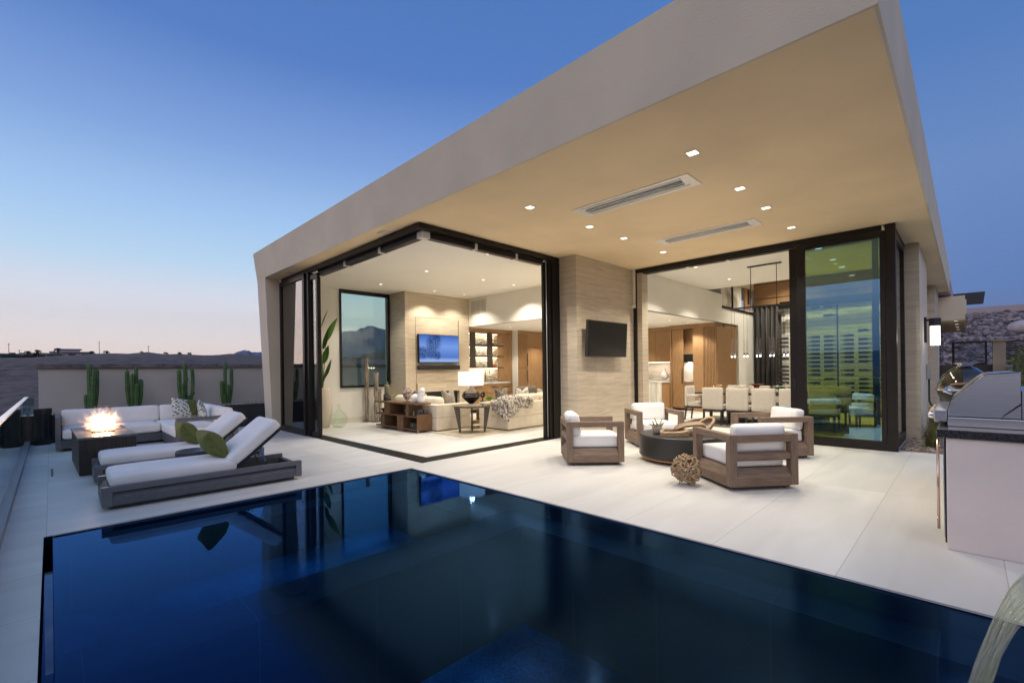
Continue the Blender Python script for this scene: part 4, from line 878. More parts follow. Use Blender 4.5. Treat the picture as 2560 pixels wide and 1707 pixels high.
MB().box(-.09, .09, -.03, .038, 1.05, 1.36).build('box', mat('utility_grey', (.30, .31, .32), .5), t, bevel=.006)
MB().tube([(-.04, 0, 1.05), (-.04, 0, .60), (-.05, -.03, .52), (-.12, -.10, .47), (-.30, -.2, .44)], .016, 8).build('conduit', black, t, smooth=True)
# planting strip beside the corner window
m = MB(); rnd = random.Random(9)
struct('planting_bed', MB().box(9.40, 17.2, .20, .765, .001, .018), mat('gravel_bed', (.13, .10, .085), .95))
for k in range(1500):
    x, yy = 9.42+rnd.random()**1.6*6, rnd.uniform(.24, .75); r = rnd.uniform(.010, .022); m.ball((x, yy, .018+r*.5), (r, r*rnd.uniform(.6, 1), r*.6), 5, 3)
tag(m.build('gravel', mat('pebbles', (.2, .15, .12), .9)), kind='stuff')
grassm = mat('dry_grass_green', (.10, .12, .035), .8, col2=(.24, .22, .08), scale=6)
def tuft(label, x, y, h, n, spread, seed):
    m = MB(); rnd = random.Random(seed)
    for k in range(n):
        a = rnd.uniform(0, 2*PI); l = h*rnd.uniform(.5, 1.05); s_ = spread*rnd.uniform(.2, 1); p0 = Vector((rnd.gauss(0, .035), rnd.gauss(0, .035), 0)); d = Vector((math.cos(a), math.sin(a), 0)); sd = Vector((-d.y, d.x, 0))*rnd.uniform(.002, .0045); vs = []
        for i in range(5):
            q = i/4; c = p0+d*s_*q**1.7+Vector((0, 0, l*(q-.28*q*q*s_/spread))); ww = (1-q)**.7; vs += [c-sd*ww, c+sd*ww]
        m.add(vs, [(2*i, 2*i+1, 2*i+3, 2*i+2) for i in range(4)])
    o = m.build('ornamental_grass', grassm); o.location = (x, y, .015); return tag(o, label, 'plant', 'ornamental grasses along the side wall')
tuft('feathery ornamental grass nearest the corner window, beside the grill', 9.95, .42, .55, 260, .28, 1)
tuft('tallest feathery ornamental grass, below the wall lantern', 11.3, .40, .72, 300, .32, 2)
tuft('feathery ornamental grass under the grey electrical box', 12.9, .36, .62, 240, .30, 3)
tuft('farthest ornamental grass, by the pale stone blade wall', 14.8, .36, .7, 240, .30, 4)
# ---- far right background: gate, walls, rocky bank, shrub
t = thing('louvred_gate', 'dark slatted metal gate panel at the far end of the side yard', 'gate', (26, 0, 0))
MB().box(-.02, .06, -.56, -.50, 1.32, 2.24).box(-.02, .06, .36, .44, 1.32, 2.24).box(-.02, .06, -.499, .359, 2.17, 2.24).box(-.02, .06, -.499, .359, 1.32, 1.38).build('frame', bronze, t)
m = MB()
for i in range(11): z = 1.42+i*.068; m.hexa([(-.01, -.499, z), (.05, -.499, z+.02), (.05, .359, z+.02), (-.01, .359, z), (-.01, -.499, z+.012), (.05, -.499, z+.032), (.05, .359, z+.032), (-.01, .359, z+.012)])
m.build('louvre_panel', black, t)
tag(MB().box(26.0, 26.2, -.70, .9, 0, 1.315).build('low_wall', mat('dark_stucco', (.06, .052, .055), .85)), 'low dark wall carrying the slatted gate panel', 'wall')
tag(MB().box(25.6, 26.3, -1.05, -.705, 0, 2.2).box(25.55, 26.35, -1.1, -.66, 2.201, 2.28).build('gate_pier', mat('tan_stucco', (.33, .27, .21), .85)), 'tan stucco pier standing right of the slatted gate', 'pier')
t = thing('slatted_screen', 'dark slatted screen above the tan wall at the right edge', 'fence', (0, 0, 0))
MB().box(27.0, 27.05, -4.5, -1.11, 1.5, 1.56).box(27.0, 27.05, -4.5, -1.11, 2.2, 2.26).build('rail', bronze, t)
m = MB()
for i in range(9): m.box(27.0, 27.04, -4.5, -1.11, 1.6+i*.068, 1.635+i*.068)
m.build('slat_panel', bronze, t)
tag(MB().hexa([(22, -1.5, 0), (26.2, -1.25, 0), (26.2, -4.5, 0), (22, -4.5, 0), (22, -1.5, 1.5), (26.2, -1.25, 1.5), (26.2, -4.5, 1.5), (22, -4.5, 1.5)]).build('tan_wall', mat('tan_stucco', (.33, .27, .21), .85)), 'lit tan retaining wall behind the green shrub at the right edge', 'wall')
m = MB(); nx, ny = 46, 60; vs = []; fs = []
for i in range(nx+1):
    for j in range(ny+1):
        x = 29+17*i/nx; y = 3-26*j/ny; q = i/nx; z = -1+6.0*q**.9
        vs.append((x+.25*noise.noise(Vector((x*2, y*2, 1))), y, z+.22*noise.noise(Vector((x*1.6, y*1.6, 4)))+.16*noise.noise(Vector((x*4, y*4, 7)))))
for i in range(nx):
    for j in range(ny): a = i*(ny+1)+j; fs.append((a, a+1, a+ny+2, a+ny+1))
m.add(vs, fs); struct('rocky_bank', m, mat('rocky_slope', (.07, .05, .05), .95, col2=(.33, .26, .25), scale=3.2, detail=10, bump=2, bscale=6, sharp=(.42, .62)))
m = MB(); rnd = random.Random(12)
for k in range(1900):
    q = rnd.random(); x = 29.5+16*q; y = rnd.uniform(-9, 2.5); z = -1+6.0*((x-29)/17)**.9; r = rnd.uniform(.06, .20)
    m.ball((x, y, z+r*.1), (r, r*rnd.uniform(.6, 1.2), r*rnd.uniform(.5, .8)), 6, 4)
tag(m.build('bank_rocks', mat('loose_rocks', (.10, .075, .075), .95, col2=(.38, .30, .29), scale=1.3, detail=2, sharp=(.42, .6))), kind='stuff')
tag(MB().box(45.6, 46, -24, 3, 3.5, 5.27).build('top_wall', mat('pink_plaster', (.42, .33, .34), .8)), 'plain wall running along the top of the rocky bank', 'wall')
o = MB().ball((35, -2.05, 3.2), (.45, .55, .36), 22, 14, wob=lambda d: 1+.10*noise.noise(d*1.8)).build('boulder', mat('pale_boulder', (.50, .42, .42), .85, var=.12, scale=4), smooth=True)
tag(o, 'large pale boulder sitting high on the rocky bank', 'boulder')
def shrub(name, label, x, y, z, r, n, seed, green=((.045, .09, .015), (.15, .2, .03))):
    t = thing(name, label, 'shrub', (x, y, z)); m = MB(); rnd = random.Random(seed)
    for k in range(9):
        a = rnd.uniform(0, 2*PI); MB
        m.tube([(0, 0, 0), (math.cos(a)*r[0]*.3, math.sin(a)*r[1]*.3, r[2]*.6), (math.cos(a)*r[0]*.7, math.sin(a)*r[1]*.7, r[2]*1.3)], [.02, .012, .004], 5)
    m.build('stem', mat('shrub_stem', (.12, .08, .05), .9), t); m = MB()
    for k in range(n):
        d = Vector((rnd.gauss(0, 1), rnd.gauss(0, 1), rnd.gauss(0, 1))).normalized(); q = rnd.random()**.4*(1+.25*noise.noise(d*2.5)); c = Vector((d.x*r[0]*q, d.y*r[1]*q, r[2]+d.z*r[2]*q)); s = rnd.uniform(.018, .04)
        M = Matrix.Rotation(rnd.uniform(0, 6), 3, Vector((rnd.gauss(0, 1), rnd.gauss(0, 1), rnd.gauss(0, 1))).normalized()); m.add([c+M @ Vector(p)*s for p in ((-1, 0, 0), (0, -.5, 0), (1.2, 0, .2), (0, .5, 0))], [(0, 1, 2, 3)])
    m.build('foliage', mat(name+'_leaves', green[0], .7, col2=green[1], scale=3, detail=2), t); return t
shrub('leafy_shrub', 'bright green leafy shrub in front of the tan wall behind the grill', 13.2, -1.1, .4, (.75, .55, .72), 2600, 5)
# ============================================================ INTERIOR: LIVING ROOM
t = thing('television', 'wall mounted television showing a blue misty tree picture over the fireplace', 'television', (7.92, 10.85, 0))
MB().box(-.705, .705, -.045, .045, 1.575, 2.385).build('housing', black, t, bevel=.004)
def screen():
    m = bpy.data.materials.new('tv_picture'); m.use_nodes = True; n = m.node_tree; n.nodes.clear(); K = n.nodes.new; J = n.links.new
    o = K('ShaderNodeOutputMaterial'); e = K('ShaderNodeEmission'); t = K('ShaderNodeTexCoord'); s = K('ShaderNodeSeparateXYZ'); J(t.outputs['Object'], s.inputs[0])
    # sky gradient of the picture, then a dark leafy crown built from thresholded noise inside soft blobs
    mr = K('ShaderNodeMapRange'); mr.inputs[1].default_value = 1.58; mr.inputs[2].default_value = 2.38; J(s.outputs[2], mr.inputs[0])
    cr = K('ShaderNodeValToRGB'); E_ = cr.color_ramp.elements; E_[0].color = (.06, .14, .42, 1); E_[1].color = (.05, .14, .52, 1); a = cr.color_ramp.elements.new(.08); a.color = (.38, .52, .85, 1); b = cr.color_ramp.elements.new(.2); b.color = (.09, .2, .6, 1); c = cr.color_ramp.elements.new(.6); c.color = (.2, .36, .85, 1); J(mr.outputs[0], cr.inputs[0])
    def blob(cx, cz, r):
        d = K('ShaderNodeVectorMath'); d.operation = 'DISTANCE'; cb = K('ShaderNodeCombineXYZ'); J(s.outputs[0], cb.inputs[0]); J(s.outputs[2], cb.inputs[2]); J(cb.outputs[0], d.inputs[0]); d.inputs[1].default_value = (cx, 0, cz)
        q = K('ShaderNodeMapRange'); q.inputs[1].default_value = r; q.inputs[2].default_value = r*.55; J(d.outputs['Value'], q.inputs[0]); return q
    bl = [blob(-.22, 2.14, .30), blob(-.30, 1.93, .26), blob(-.60, 1.86, .22), blob(-.10, 1.80, .16), blob(-.14, 2.25, .22)]
    cur = bl[0].outputs[0]
    for q in bl[1:]:
        x = K('ShaderNodeMath'); x.operation = 'MAXIMUM'; J(cur, x.inputs[0]); J(q.outputs[0], x.inputs[1]); cur = x.outputs[0]
    nz = K('ShaderNodeTexNoise'); nz.inputs['Scale'].default_value = 46; nz.inputs['Detail'].default_value = 4; J(t.outputs['Object'], nz.inputs['Vector'])
    th = K('ShaderNodeMapRange'); th.inputs[1].default_value = .34; th.inputs[2].default_value = .62; J(nz.outputs['Fac'], th.inputs[0])
    ml = K('ShaderNodeMath'); ml.operation = 'MULTIPLY'; J(th.outputs[0], ml.inputs[0]); J(cur, ml.inputs[1])
    mx = K('ShaderNodeMix'); mx.data_type = 'RGBA'; J(ml.outputs[0], mx.inputs['Factor']); J(cr.outputs[0], mx.inputs['A']); mx.inputs['B'].default_value = (.006, .014, .06, 1)
    J(mx.outputs['Result'], e.inputs[0]); e.inputs[1].default_value = .95; J(e.outputs[0], o.inputs[0]); return m
MB().box(-.69, .69, -.049, -.0455, 1.59, 2.37).build('screen', screen(), t)
tag(MB().box(7.19, 8.65, 10.79, 10.87, 1.38, 1.51).build('soundbar', black, bevel=.01), 'long black soundbar below the blue television', 'speaker')
t = thing('television', 'dark switched off television mounted on the outdoor stone column', 'television', (7.91, 5.15, 1.94), R_(-1))
Mt = Matrix.Rotation(R_(3), 4, 'X'); m = MB().box(-.69, .69, -.03, .02, -.355, .355); m.v = [tuple(Mt @ Vector(v)) for v in m.v]; m.build('housing', mat('tv_housing', (.02, .018, .016), .4), t, bevel=.004)
m = MB().box(-.67, .67, -.034, -.0305, -.335, .335); m.v = [tuple(Mt @ Vector(v)) for v in m.v]; m.build('screen', mat('dark_screen', (.006, .005, .005), .3, spec=.15), t)
MB().box(-.15, .15, .02, .145, -.12, .12).build('mount', black, t)
# picture rail / vent
t = thing('air_vent', 'white louvred air return grille high on the white wall above the bar', 'vent', (9.099, 10.44, 3.25))
MB().box(-.012, -.001, -.38, .38, .21, .25).box(-.012, -.001, -.38, .38, -.25, -.21).box(-.012, -.001, -.38, -.34, -.21, .21).box(-.012, -.001, .34, .38, -.21, .21).box(-.011, -.001, -.115, -.105, -.21, .21).box(-.011, -.001, .105, .115, -.21, .21).build('frame', iwall, t)
m = MB()
for i in range(17): m.box(-.009, -.004, -.34, .34, -.205+i*.0245, -.193+i*.0245)
m.build('louvres', mat('vent_grey', (.5, .47, .42), .6), t)
# ---- bar cabinet
t = thing('bar_cabinet', 'built-in oak bar with lit open shelves against a textured stone splashback', 'cabinet', (0, 0, 0))
textst = mat('split_face_stone', (.40, .32, .22), .8, col2=(.78, .70, .56), scale=5, stretch=(2.2, 1, 7), bump=2.5, bscale=4, sharp=(.4, .62), detail=6)
F_ = 11.08
MB().box(9.20, 11.12, 11.69, 11.74, .96, 2.60).build('splashback', textst, t)
MB().box(9.20, 11.16, F_-.02, F_+.02, 2.59, 2.688).build('crown', oakX, t)
MB().box(11.05, 11.09, F_+.021, 11.689, .0, 2.585).box(11.05, 11.16, F_-.001, F_+.02, .0, 2.575).build('side_panel', oakZ, t)
MB().box(9.20, 11.049, F_+.021, 11.689, 2.575, 2.60).build('top_panel', oakX, t)
drk = mat('dark_bronze_door', (.055, .042, .032), .35, var=.2, scale=6)
for a, b in ((9.28, 9.51), (10.01, 10.24)): MB().box(a, b, F_-.01, F_+.012, 1.45, 2.56).build('door_panel', drk, t)
for z in (2.155, 1.80, 1.43):
    MB().box(9.20, 10.78, F_+.02, 11.68, z-.018, z+.018).build('shelf', drk, t)
for z in (2.575, 2.135, 1.78, 1.41):
    s_ = MB().box(9.25, 10.95, 11.60, 11.625, z-.012, z-.002).build('led_strip', emat('led_strip_warm', (1, .82, .58), 9), t)
    put(light_data('strip_light', 'AREA', 5.5, shape='RECTANGLE', size=1.6, size_y=.03, spread=R_(160)), t, (10.1, 11.60, z-.014), (R_(18), 0, 0))
marble = mat('pale_veined_marble', (.42, .39, .35), .3, col2=(.70, .67, .62), scale=3, stretch=(1, 1, 3), detail=9, sharp=(.35, .6))
MB().box(9.20, 11.04, F_-.04, 11.688, .90, .955).build('worktop', marble, t, bevel=.003)
MB().box(9.2, 11.04, F_, 11.68, .08, .899).build('carcass', oakX, t)
for a, b in ((9.22, 9.97), (9.98, 10.60), (10.61, 11.03)):
    d = MB().box(a, b, F_-.02, F_-.001, .60, .885).build('drawer', oakX, t, bevel=.002); MB().box((a+b)/2-.15, (a+b)/2+.15, F_-.045, F_-.0205, .80, .812).build('handle', black, d)
    MB().box(a, b, F_-.02, F_-.001, .09, .59).build('door', oakX, t, bevel=.002)
tp = [(10.30, 11.50, .956), (10.30, 11.50, 1.30)]+[(10.30+.08-.08*math.cos(a*PI/8), 11.50-.03*a/8, 1.30+.08*math.sin(a*PI/8)) for a in range(1, 9)]+[(10.46, 11.47, 1.22)]
tag(MB().tube(tp, .011, 8).build('faucet', mat('dark_faucet', (.06, .05, .04), .3, metal=.7), smooth=True), 'tall curved dark tap on the bar worktop', 'tap')
# glasses and amber decanters on the shelves
def glassware(name, x, y, z, kind):
    m = MB()
    if kind == 'wine': m.lathe([(.03, 0), (.032, .003), (.004, .008), (.004, .085), (.025, .10), (.037, .13), (.034, .175), (.032, .175), (.034, .13), (.02, .103)], n=12)
    else: m.lathe([(.03, 0), (.034, .002), (.036, .09), (.033, .09), (.031, .012)], n=12)
    o = m.build(name, clear, smooth=True); o.location = (x, y, z); return o
src = {}; cnt = {}
for k, (x, z, kd) in enumerate([(9.58, 2.174, 'wine'), (9.68, 2.174, 'wine'), (9.78, 2.174, 'wine'), (9.88, 2.174, 'wine'), (9.97, 2.174, 'wine'), (10.08, 2.174, 'wine'), (10.6, 2.174, 'tumbler'), (10.68, 2.174, 'tumbler'), (9.72, 1.819, 'wine'), (9.85, 1.819, 'wine'), (10.3, 1.819, 'wine'), (10.4, 1.819, 'wine'), (10.5, 1.819, 'wine'), (10.6, 1.819, 'wine'),
                                (9.6, 1.449, 'tumbler'), (9.75, 1.449, 'wine'), (9.95, 1.449, 'wine'), (10.05, 1.449, 'tumbler'), (10.62, 1.449, 'tumbler'), (10.72, .956, 'tumbler'), (10.84, .956, 'tumbler')]):
    if kd not in src: o = src[kd] = glassware('wine_glass' if kd == 'wine' else 'tumbler', x, 11.3, z, kd)
    else: o = src[kd].copy(); COL.objects.link(o); o.location = (x, 11.3, z)
    sh = {2.174: 'top bar shelf', 1.819: 'middle bar shelf', 1.449: 'lowest bar shelf', .956: 'bar worktop'}[z]; cnt[sh] = cnt.get(sh, 0)+1
    tag(o, ('clear stemmed glass on the %s' if kd == 'wine' else 'clear tumbler on the %s') % sh, 'glass', 'stemmed glasses on the bar shelves' if kd == 'wine' else 'tumblers on the bar')
amber = mat('amber_spirit', (.42, .07, .01), .1, emit=.05)  # spirit given a faint glow of its own, though it is no lamp
for nme, x, z in (('top', 10.42, 2.174), ('lowest', 10.46, 1.449)):
    t = thing('decanter', 'squat glass decanter of amber spirit on the %s lit shelf' % nme, 'decanter', (x, 11.28, z), 0, 'amber decanters on the bar shelves')
    MB().box(-.055, .055, -.05, .05, .002, .085).build('bottle', amber, t, bevel=.008); MB().cyl(0, 0, .086, .13, .012).ball((0, 0, .14), .018, 8, 6).build('stopper', clear, t, smooth=True)
P('partition_wall', MB().box(11.161, 11.18, 10.83, 11.8, 0, 2.689), iwall)
# ---- pantry
t = thing('pantry_cabinet', 'tall oak pantry wall with ribbed doors and long black handles', 'cabinet', (0, 0, 0)); P2 = 10.85
MB().box(11.19, 14.6, P2-.015, P2+.03, 2.58, 2.688).build('crown', oakX, t); MB().box(11.19, 14.6, P2+.03, 11.8, .0, 2.575).build('carcass', oakZ, t)
for a, b in ((1.43, 2.565), (.08, 1.41)):
    m = MB(); x = 11.20
    while x < 11.66: m.box(x, x+.024, P2-.02, P2+.005, a, b); x += .038
    m.box(11.195, 11.68, P2+.006, P2+.029, a, b); d = m.build('ribbed_door', oakZ, t)
    MB().box(11.625, 11.645, P2-.06, P2-.045, (1.47 if a > 1 else .89), (1.92 if a > 1 else 1.34)).build('handle', black, d)
MB().box(11.70, 12.42, P2, P2+.029, .08, 2.11).build('door', oakZ, t, bevel=.003); MB().box(11.70, 12.42, P2, P2+.029, 2.125, 2.565).build('door', oakZ, t, bevel=.003); MB().box(12.435, 13.2, P2, P2+.029, .08, 2.565).build('door', oakZ, t, bevel=.003)
MB().box(12.0, 12.15, P2-.03, P2-.001, 2.128, 2.142).build('handle', black, t)
# ---- media console behind the left sofa
t = thing('console_shelf', 'low stepped walnut console with open cubbies behind the cream sofa', 'shelf unit', (0, 0, 0)); xa, xb = 5.57, 5.95
MB().box(xa, xb, 8.47, 10.30, .61, .645).build('top', walnutY, t, bevel=.003)
MB().box(xa+.001, xb, 8.47, 10.22, .335, .365).box(xa+.001, xb, 8.47, 10.24, .05, .08).build('shelf', walnutY, t, bevel=.003)
MB().box(xa, xb, 8.445, 8.469, .05, .40).build('end_panel', walnutZ, t, bevel=.003)
for a, b, c, d in ((8.80, 8.90, .3655, .6095), (9.60, 9.84, .3655, .6095), (9.01, 9.27, 0, .3345), (9.84, 9.97, 0, .3345)): MB().box(xa+.002, xb-.01, a, b, c, d).build('upright', walnutY, t, bevel=.002)
MB().box(xb-.012, xb-.001, 8.50, 9.83, .08, .335).box(xb-.012, xb-.001, 8.91, 9.83, .3655, .6095).build('back_panel', walnutY, t); MB().cyl(5.66, 8.55, 0, .05, .012).build('foot', chrome, t)
# objects on it
def single(mb, name, m, label, cat, loc=(0, 0, 0), rz=0, group=None, **k):
    o = mb.build(name, m, **k); o.location = loc; o.rotation_euler = (0, 0, rz); return tag(o, label, cat, group)
t = thing('lidded_jar', 'smoky glass lidded jar at the far end of the walnut console', 'jar', (5.78, 10.05, .646))
MB().lathe([(.085, 0), (.095, .01), (.095, .12), (.075, .155), (.05, .16)], n=24).build('body', mat('dark_smoke_glass', (.06, .05, .03), .06, coat=1), t, smooth=True)
MB().lathe([(.062, .161), (.068, .17), (.068, .36), (.055, .385), (.02, .39), (.018, .42), (.03, .425), (.028, .44), (.01, .445)], n=24).build('neck', mat('olive_smoke_glass', (.16, .15, .08), .06, coat=1), t, smooth=True)
t = thing('small_plant', 'tiny yellow-green sprig in a glass bud vase on the walnut console', 'plant', (5.78, 9.72, .646))
MB().lathe([(.02, 0), (.026, .01), (.024, .045), (.02, .05)], n=12).build('vase', clear, t, smooth=True)
m = MB(); rnd = random.Random(4)
for k in range(26):
    d = Vector((rnd.gauss(0, 1), rnd.gauss(0, 1), abs(rnd.gauss(0, 1)))).normalized(); m.add([Vector((0, 0, .10)), Vector((0, 0, .10))+d*.05+Vector((.01, 0, 0)), Vector((0, 0, .10))+d*.085, Vector((0, 0, .10))+d*.05-Vector((.01, 0, 0))], [(0, 1, 2, 3)])
m.tube([(0, 0, .01), (0, 0, .11)], .003, 5); m.build('sprig', mat('sprig_green', (.26, .30, .04), .6), t)
t = thing('agate_slice', 'round polished agate slice standing on a small black base on the console', 'ornament', (5.74, 9.10, .646), R_(-35))
MB().box(-.075, .075, -.03, .03, 0, .018).cyl(-.02, 0, .018, .06, .004).cyl(.02, 0, .018, .06, .004).build('base', black, t)
o = MB().lathe([(.02, -.012), (.10, -.012), (.105, 0), (.10, .012), (.02, .012)], n=30, sy=1.38, wob=lambda a, z: 1+.06*math.sin(3*a)+.03*math.sin(7*a)).build('stone_slice', mat('agate', (.16, .11, .08), .2, col2=(.50, .40, .32), scale=14, detail=3, sharp=(.4, .6)), t, smooth=True); o.matrix_local = TR(0, 0, .195) @ Matrix.Rotation(PI/2, 4, 'X')
whitec = mat('white_glazed_ceramic', (.82, .81, .80), .18, coat=.6)
single(MB().ball((0, 0, .085), (.10, .09, .095), 26, 16, wob=lambda d: 1+.28*max(0, d.z)*(1-.6*d.x)-.12*max(0, d.y+.2)), 'ceramic_form', whitec, 'short rounded white ceramic form, the lower of two on the console', 'ornament', (5.74, 8.76, .640), smooth=True)
m = MB(); m.tube([(0, 0, 0), (0, 0, .05), (0, .005, .12), (.0, .01, .19), (.01, -.02, .245), (.01, -.055, .262), (.01, -.085, .25)], [.075, .085, .078, .072, .078, .072, .03], 20)
single(m, 'ceramic_form', whitec, 'tall bent white ceramic form, the higher of two on the console', 'ornament', (5.76, 8.58, .646), smooth=True)
m = MB()
for i, (z, r) in enumerate(((.035, .075), (.10, .062), (.155, .05), (.195, .038))): m.ball((0, .01*(i % 2), z), (r, r, .036), 16, 10)
single(m, 'stacked_stones', mat('banded_stones', (.05, .045, .04), .3, col2=(.5, .42, .36), scale=9, detail=2, sharp=(.45, .55)), 'cairn of banded polished stones in the upper cubby of the console', 'ornament', (5.72, 9.05, .366), smooth=True)
single(MB().box(-.06, .06, -.075, .075, 0, .12), 'glass_box', mat('dark_glass_block', (.05, .06, .07), .08, coat=1), 'dark glass box on the open right shelf of the console', 'box', (5.72, 8.62, .366), bevel=.01)
single(MB().lathe([(.05, 0), (.06, .02), (.06, .10), (.05, .12)], n=20), 'dark_bowl', mat('brown_glass', (.07, .035, .02), .1, coat=1), 'round brown glass bowl beside the dark glass box on the console', 'bowl', (5.86, 8.56, .366), smooth=True)
single(MB().lathe([(.03, 0), (.035, .01), (.012, .03), (.02, .06), (.008, .08), (.012, .1)], n=12), 'brass_figure', mat('old_brass', (.35, .28, .12), .3, metal=.8), 'little brass figure in the upper right cubby of the console', 'ornament', (5.68, 8.74, .366), smooth=True)
single(MB().ball((0, 0, .055), .055, 18, 12), 'stone_ball', mat('banded_grey', (.25, .22, .2), .4, col2=(.6, .56, .5), scale=20, stretch=(1, 1, 6)), 'grey banded ball in the lower left cubby of the console', 'ornament', (5.70, 9.38, .081), smooth=True)
t = thing('storage_box', 'fluted dark green box with a gold clasp in the lower right cubby', 'box', (5.70, 8.72, .081))
m = MB()
for i in range(9): m.cyl(-.05, -.12+i*.03, 0, .13, .016, n=10)
m.box(-.05, .06, -.13, .13, 0, .13).build('box', mat('dark_green_lacquer', (.01, .02, .014), .2), t); MB().box(-.072, -.064, -.012, .012, .05, .10).build('clasp', mat('old_brass', (.35, .28, .12), .3), t)
m = MB()
for i in range(4): m.hexa([(-.05+i*.02, -.01-i*.02, 0), (-.03+i*.02, -.01-i*.02, 0), (-.03+i*.02, .01, 0), (-.05+i*.02, .01, 0), (-.09+i*.03, .02+i*.01, .10-.01*i), (-.07+i*.03, .02+i*.01, .11), (-.06+i*.03, .05, .10), (-.09+i*.03, .05, .09)])
single(m, 'dark_sculpture', black, 'small dark folded sculpture at the left end of the middle console shelf', 'ornament', (5.72, 10.05, .366))
single(MB().box(-.10, .10, -.015, .015, 0, .2).box(-.09, .09, .018, .04, 0, .22), 'books', mat('dark_book_cloth', (.03, .04, .035), .7), 'dark upright books at the left end of the lower console shelf', 'books', (5.74, 10.10, .081))
# ---- sofas
def pillow_in(label, x, y, z, w_, rz, lean, m, seed, chop=.07, group='throw pillows on the cream sofas'): return throw(label, x, y, z, w_, w_*.92, .16, rz, lean, m=m, seed=seed, chop=chop, group=group)
t = thing('sofa', 'cream upholstered sofa whose back stands against the walnut console', 'sofa', (0, 0, 0))
MB().box(5.98, 6.95, 8.29, 10.55, .03, .30).box(5.98, 6.14, 8.29, 10.55, .301, .60).box(6.141, 6.95, 8.29, 8.45, .301, .60).build('body', cream, t, bevel=.02, seg=3)
MB().box(6.01, 6.92, 8.32, 10.5, 0, .029).build('plinth', mat('dark_brown_plinth', (.04, .025, .015), .6), t)
MB().cushion(6.15, 6.93, 8.46, 9.50, .30, .46, r=.05, puff=.02).build('seat_cushion', cream, t, smooth=True); MB().cushion(6.15, 6.93, 9.51, 10.53, .30, .46, r=.05, puff=.02).build('seat_cushion', cream, t, smooth=True)
for a, b in ((8.50, 9.42), (9.44, 10.36)):
    MB().cushion(6.13, 6.37, a, b, .45, .755, r=.09, puff=.03, M=None).build('back_cushion', cream, t, smooth=True)
taupe = mat('taupe_velvet', (.20, .16, .12), .8, var=.15, scale=12, sheen=.4); darkv = mat('dark_brown_velvet', (.10, .085, .065), .8, var=.15, scale=12, sheen=.4); greyp = mat('pale_pattern_fabric', (.32, .28, .24), .85, col2=(.62, .57, .5), scale=24, sharp=(.45, .55))
pillow_in('chopped dark brown velvet pillow at the left of the far cream sofa', 6.46, 9.86, .46, .46, R_(80), R_(-14), darkv, 1)
pillow_in('small pale pillow between the dark pillow and the white ceramic forms', 6.50, 9.44, .46, .42, R_(70), R_(-14), greyp, 2)
pillow_in('chopped taupe velvet pillow at the near arm of the far cream sofa', 6.60, 8.62, .46, .50, R_(20), R_(-10), taupe, 3, chop=.10)
t = thing('sofa', 'cream upholstered sofa with its back to the open doors, under a chunky knit throw', 'sofa', (0, 0, 0))
MB().box(7.07, 9.25, 7.17, 8.14, .03, .30).box(7.07, 9.25, 7.17, 7.33, .301, .62).box(7.07, 7.23, 7.331, 8.14, .301, .62).build('body', cream, t, bevel=.02, seg=3)
MB().box(7.10, 9.2, 7.20, 8.1, 0, .029).build('plinth', mat('dark_brown_plinth', (.04, .025, .015), .6), t)
for a, b in ((7.24, 8.22), (8.23, 9.22)):
    MB().cushion(a, b, 7.34, 8.12, .30, .46, r=.05, puff=.02).build('seat_cushion', cream, t, smooth=True)
for a, b in ((7.40, 8.34), (8.35, 9.2)): MB().cushion(a, b, 7.34, 7.58, .45, .78, r=.08, puff=.03).build('back_cushion', cream, t, smooth=True)
pillow_in('chopped dark grey velvet pillow left of the knitted throw', 7.46, 7.72, .46, .52, R_(12), R_(-10), darkv, 5, chop=.10)
pillow_in('grey patterned pillow showing behind the knitted throw', 8.22, 7.78, .50, .46, R_(0), R_(-8), greyp, 6, chop=.08)
pillow_in('patterned grey pillow at the far right end of the near sofa', 8.98, 7.75, .48, .42, R_(-5), R_(-8), greyp, 8, chop=.08)
# chunky knit throw: plaited strands laid over arm and back
m = MB(); rnd = random.Random(21)
def surf(u, v):
    """u along the sofa back (x), v from the outer side over the top"""
    x = 7.02+u*.80; top = .63+.10*math.exp(-((u-.45)/.3)**2)+.03*math.sin(u*9)
    if v < .5: y = 7.135-.03*math.sin(v*6+u*5); z = (top-.30*(1-.55*u)*(1+.25*math.sin(u*8.5)))*(1-v/.5)+top*(v/.5)
    else: y = 7.135+(v-.5)/.5*.40; z = top+.03*math.sin((v-.5)*8)+.015*math.sin(u*15)
    return Vector((x, y, z))
for s_ in range(11):
    for c in (0, 1):
        pts = []
        for i in range(44):
            q = i/43; v = s_/10.5+.045*math.sin(q*40+c*PI)+.05*noise.noise(Vector((q*4, s_, 0))); p = surf(q*(1-.05*s_/10), max(0, min(1, v))); n_ = Vector((0, -1, .3)) if v < .5 else Vector((0, 0, 1)); pts.append(p+n_*(.018+.014*math.cos(q*40+c*PI)))
        m.tube(pts, .026, 7)
for s_ in range(6):        # the part that falls over the end arm
    for c in (0, 1):
        pts = []
        for i in range(30):
            q = i/29; y = 7.13+s_*.09+.02*math.sin(q*30+c*PI); z = .66-.42*q*(1-.10*s_) ; x = 7.045-.03-.02*math.sin(q*9)+.014*math.cos(q*30+c*PI)-.03*q; pts.append((x, y+.05*math.sin(q*5), z))
        m.tube(pts, .025, 7)
single(m, 'knitted_throw', mat('chunky_wool', (.17, .14, .12), .95, col2=(.60, .54, .47), scale=16, detail=2, sharp=(.40, .58), bump=.6, bscale=60), 'chunky knitted grey wool throw draped over the corner of the near cream sofa', 'blanket', smooth=True)
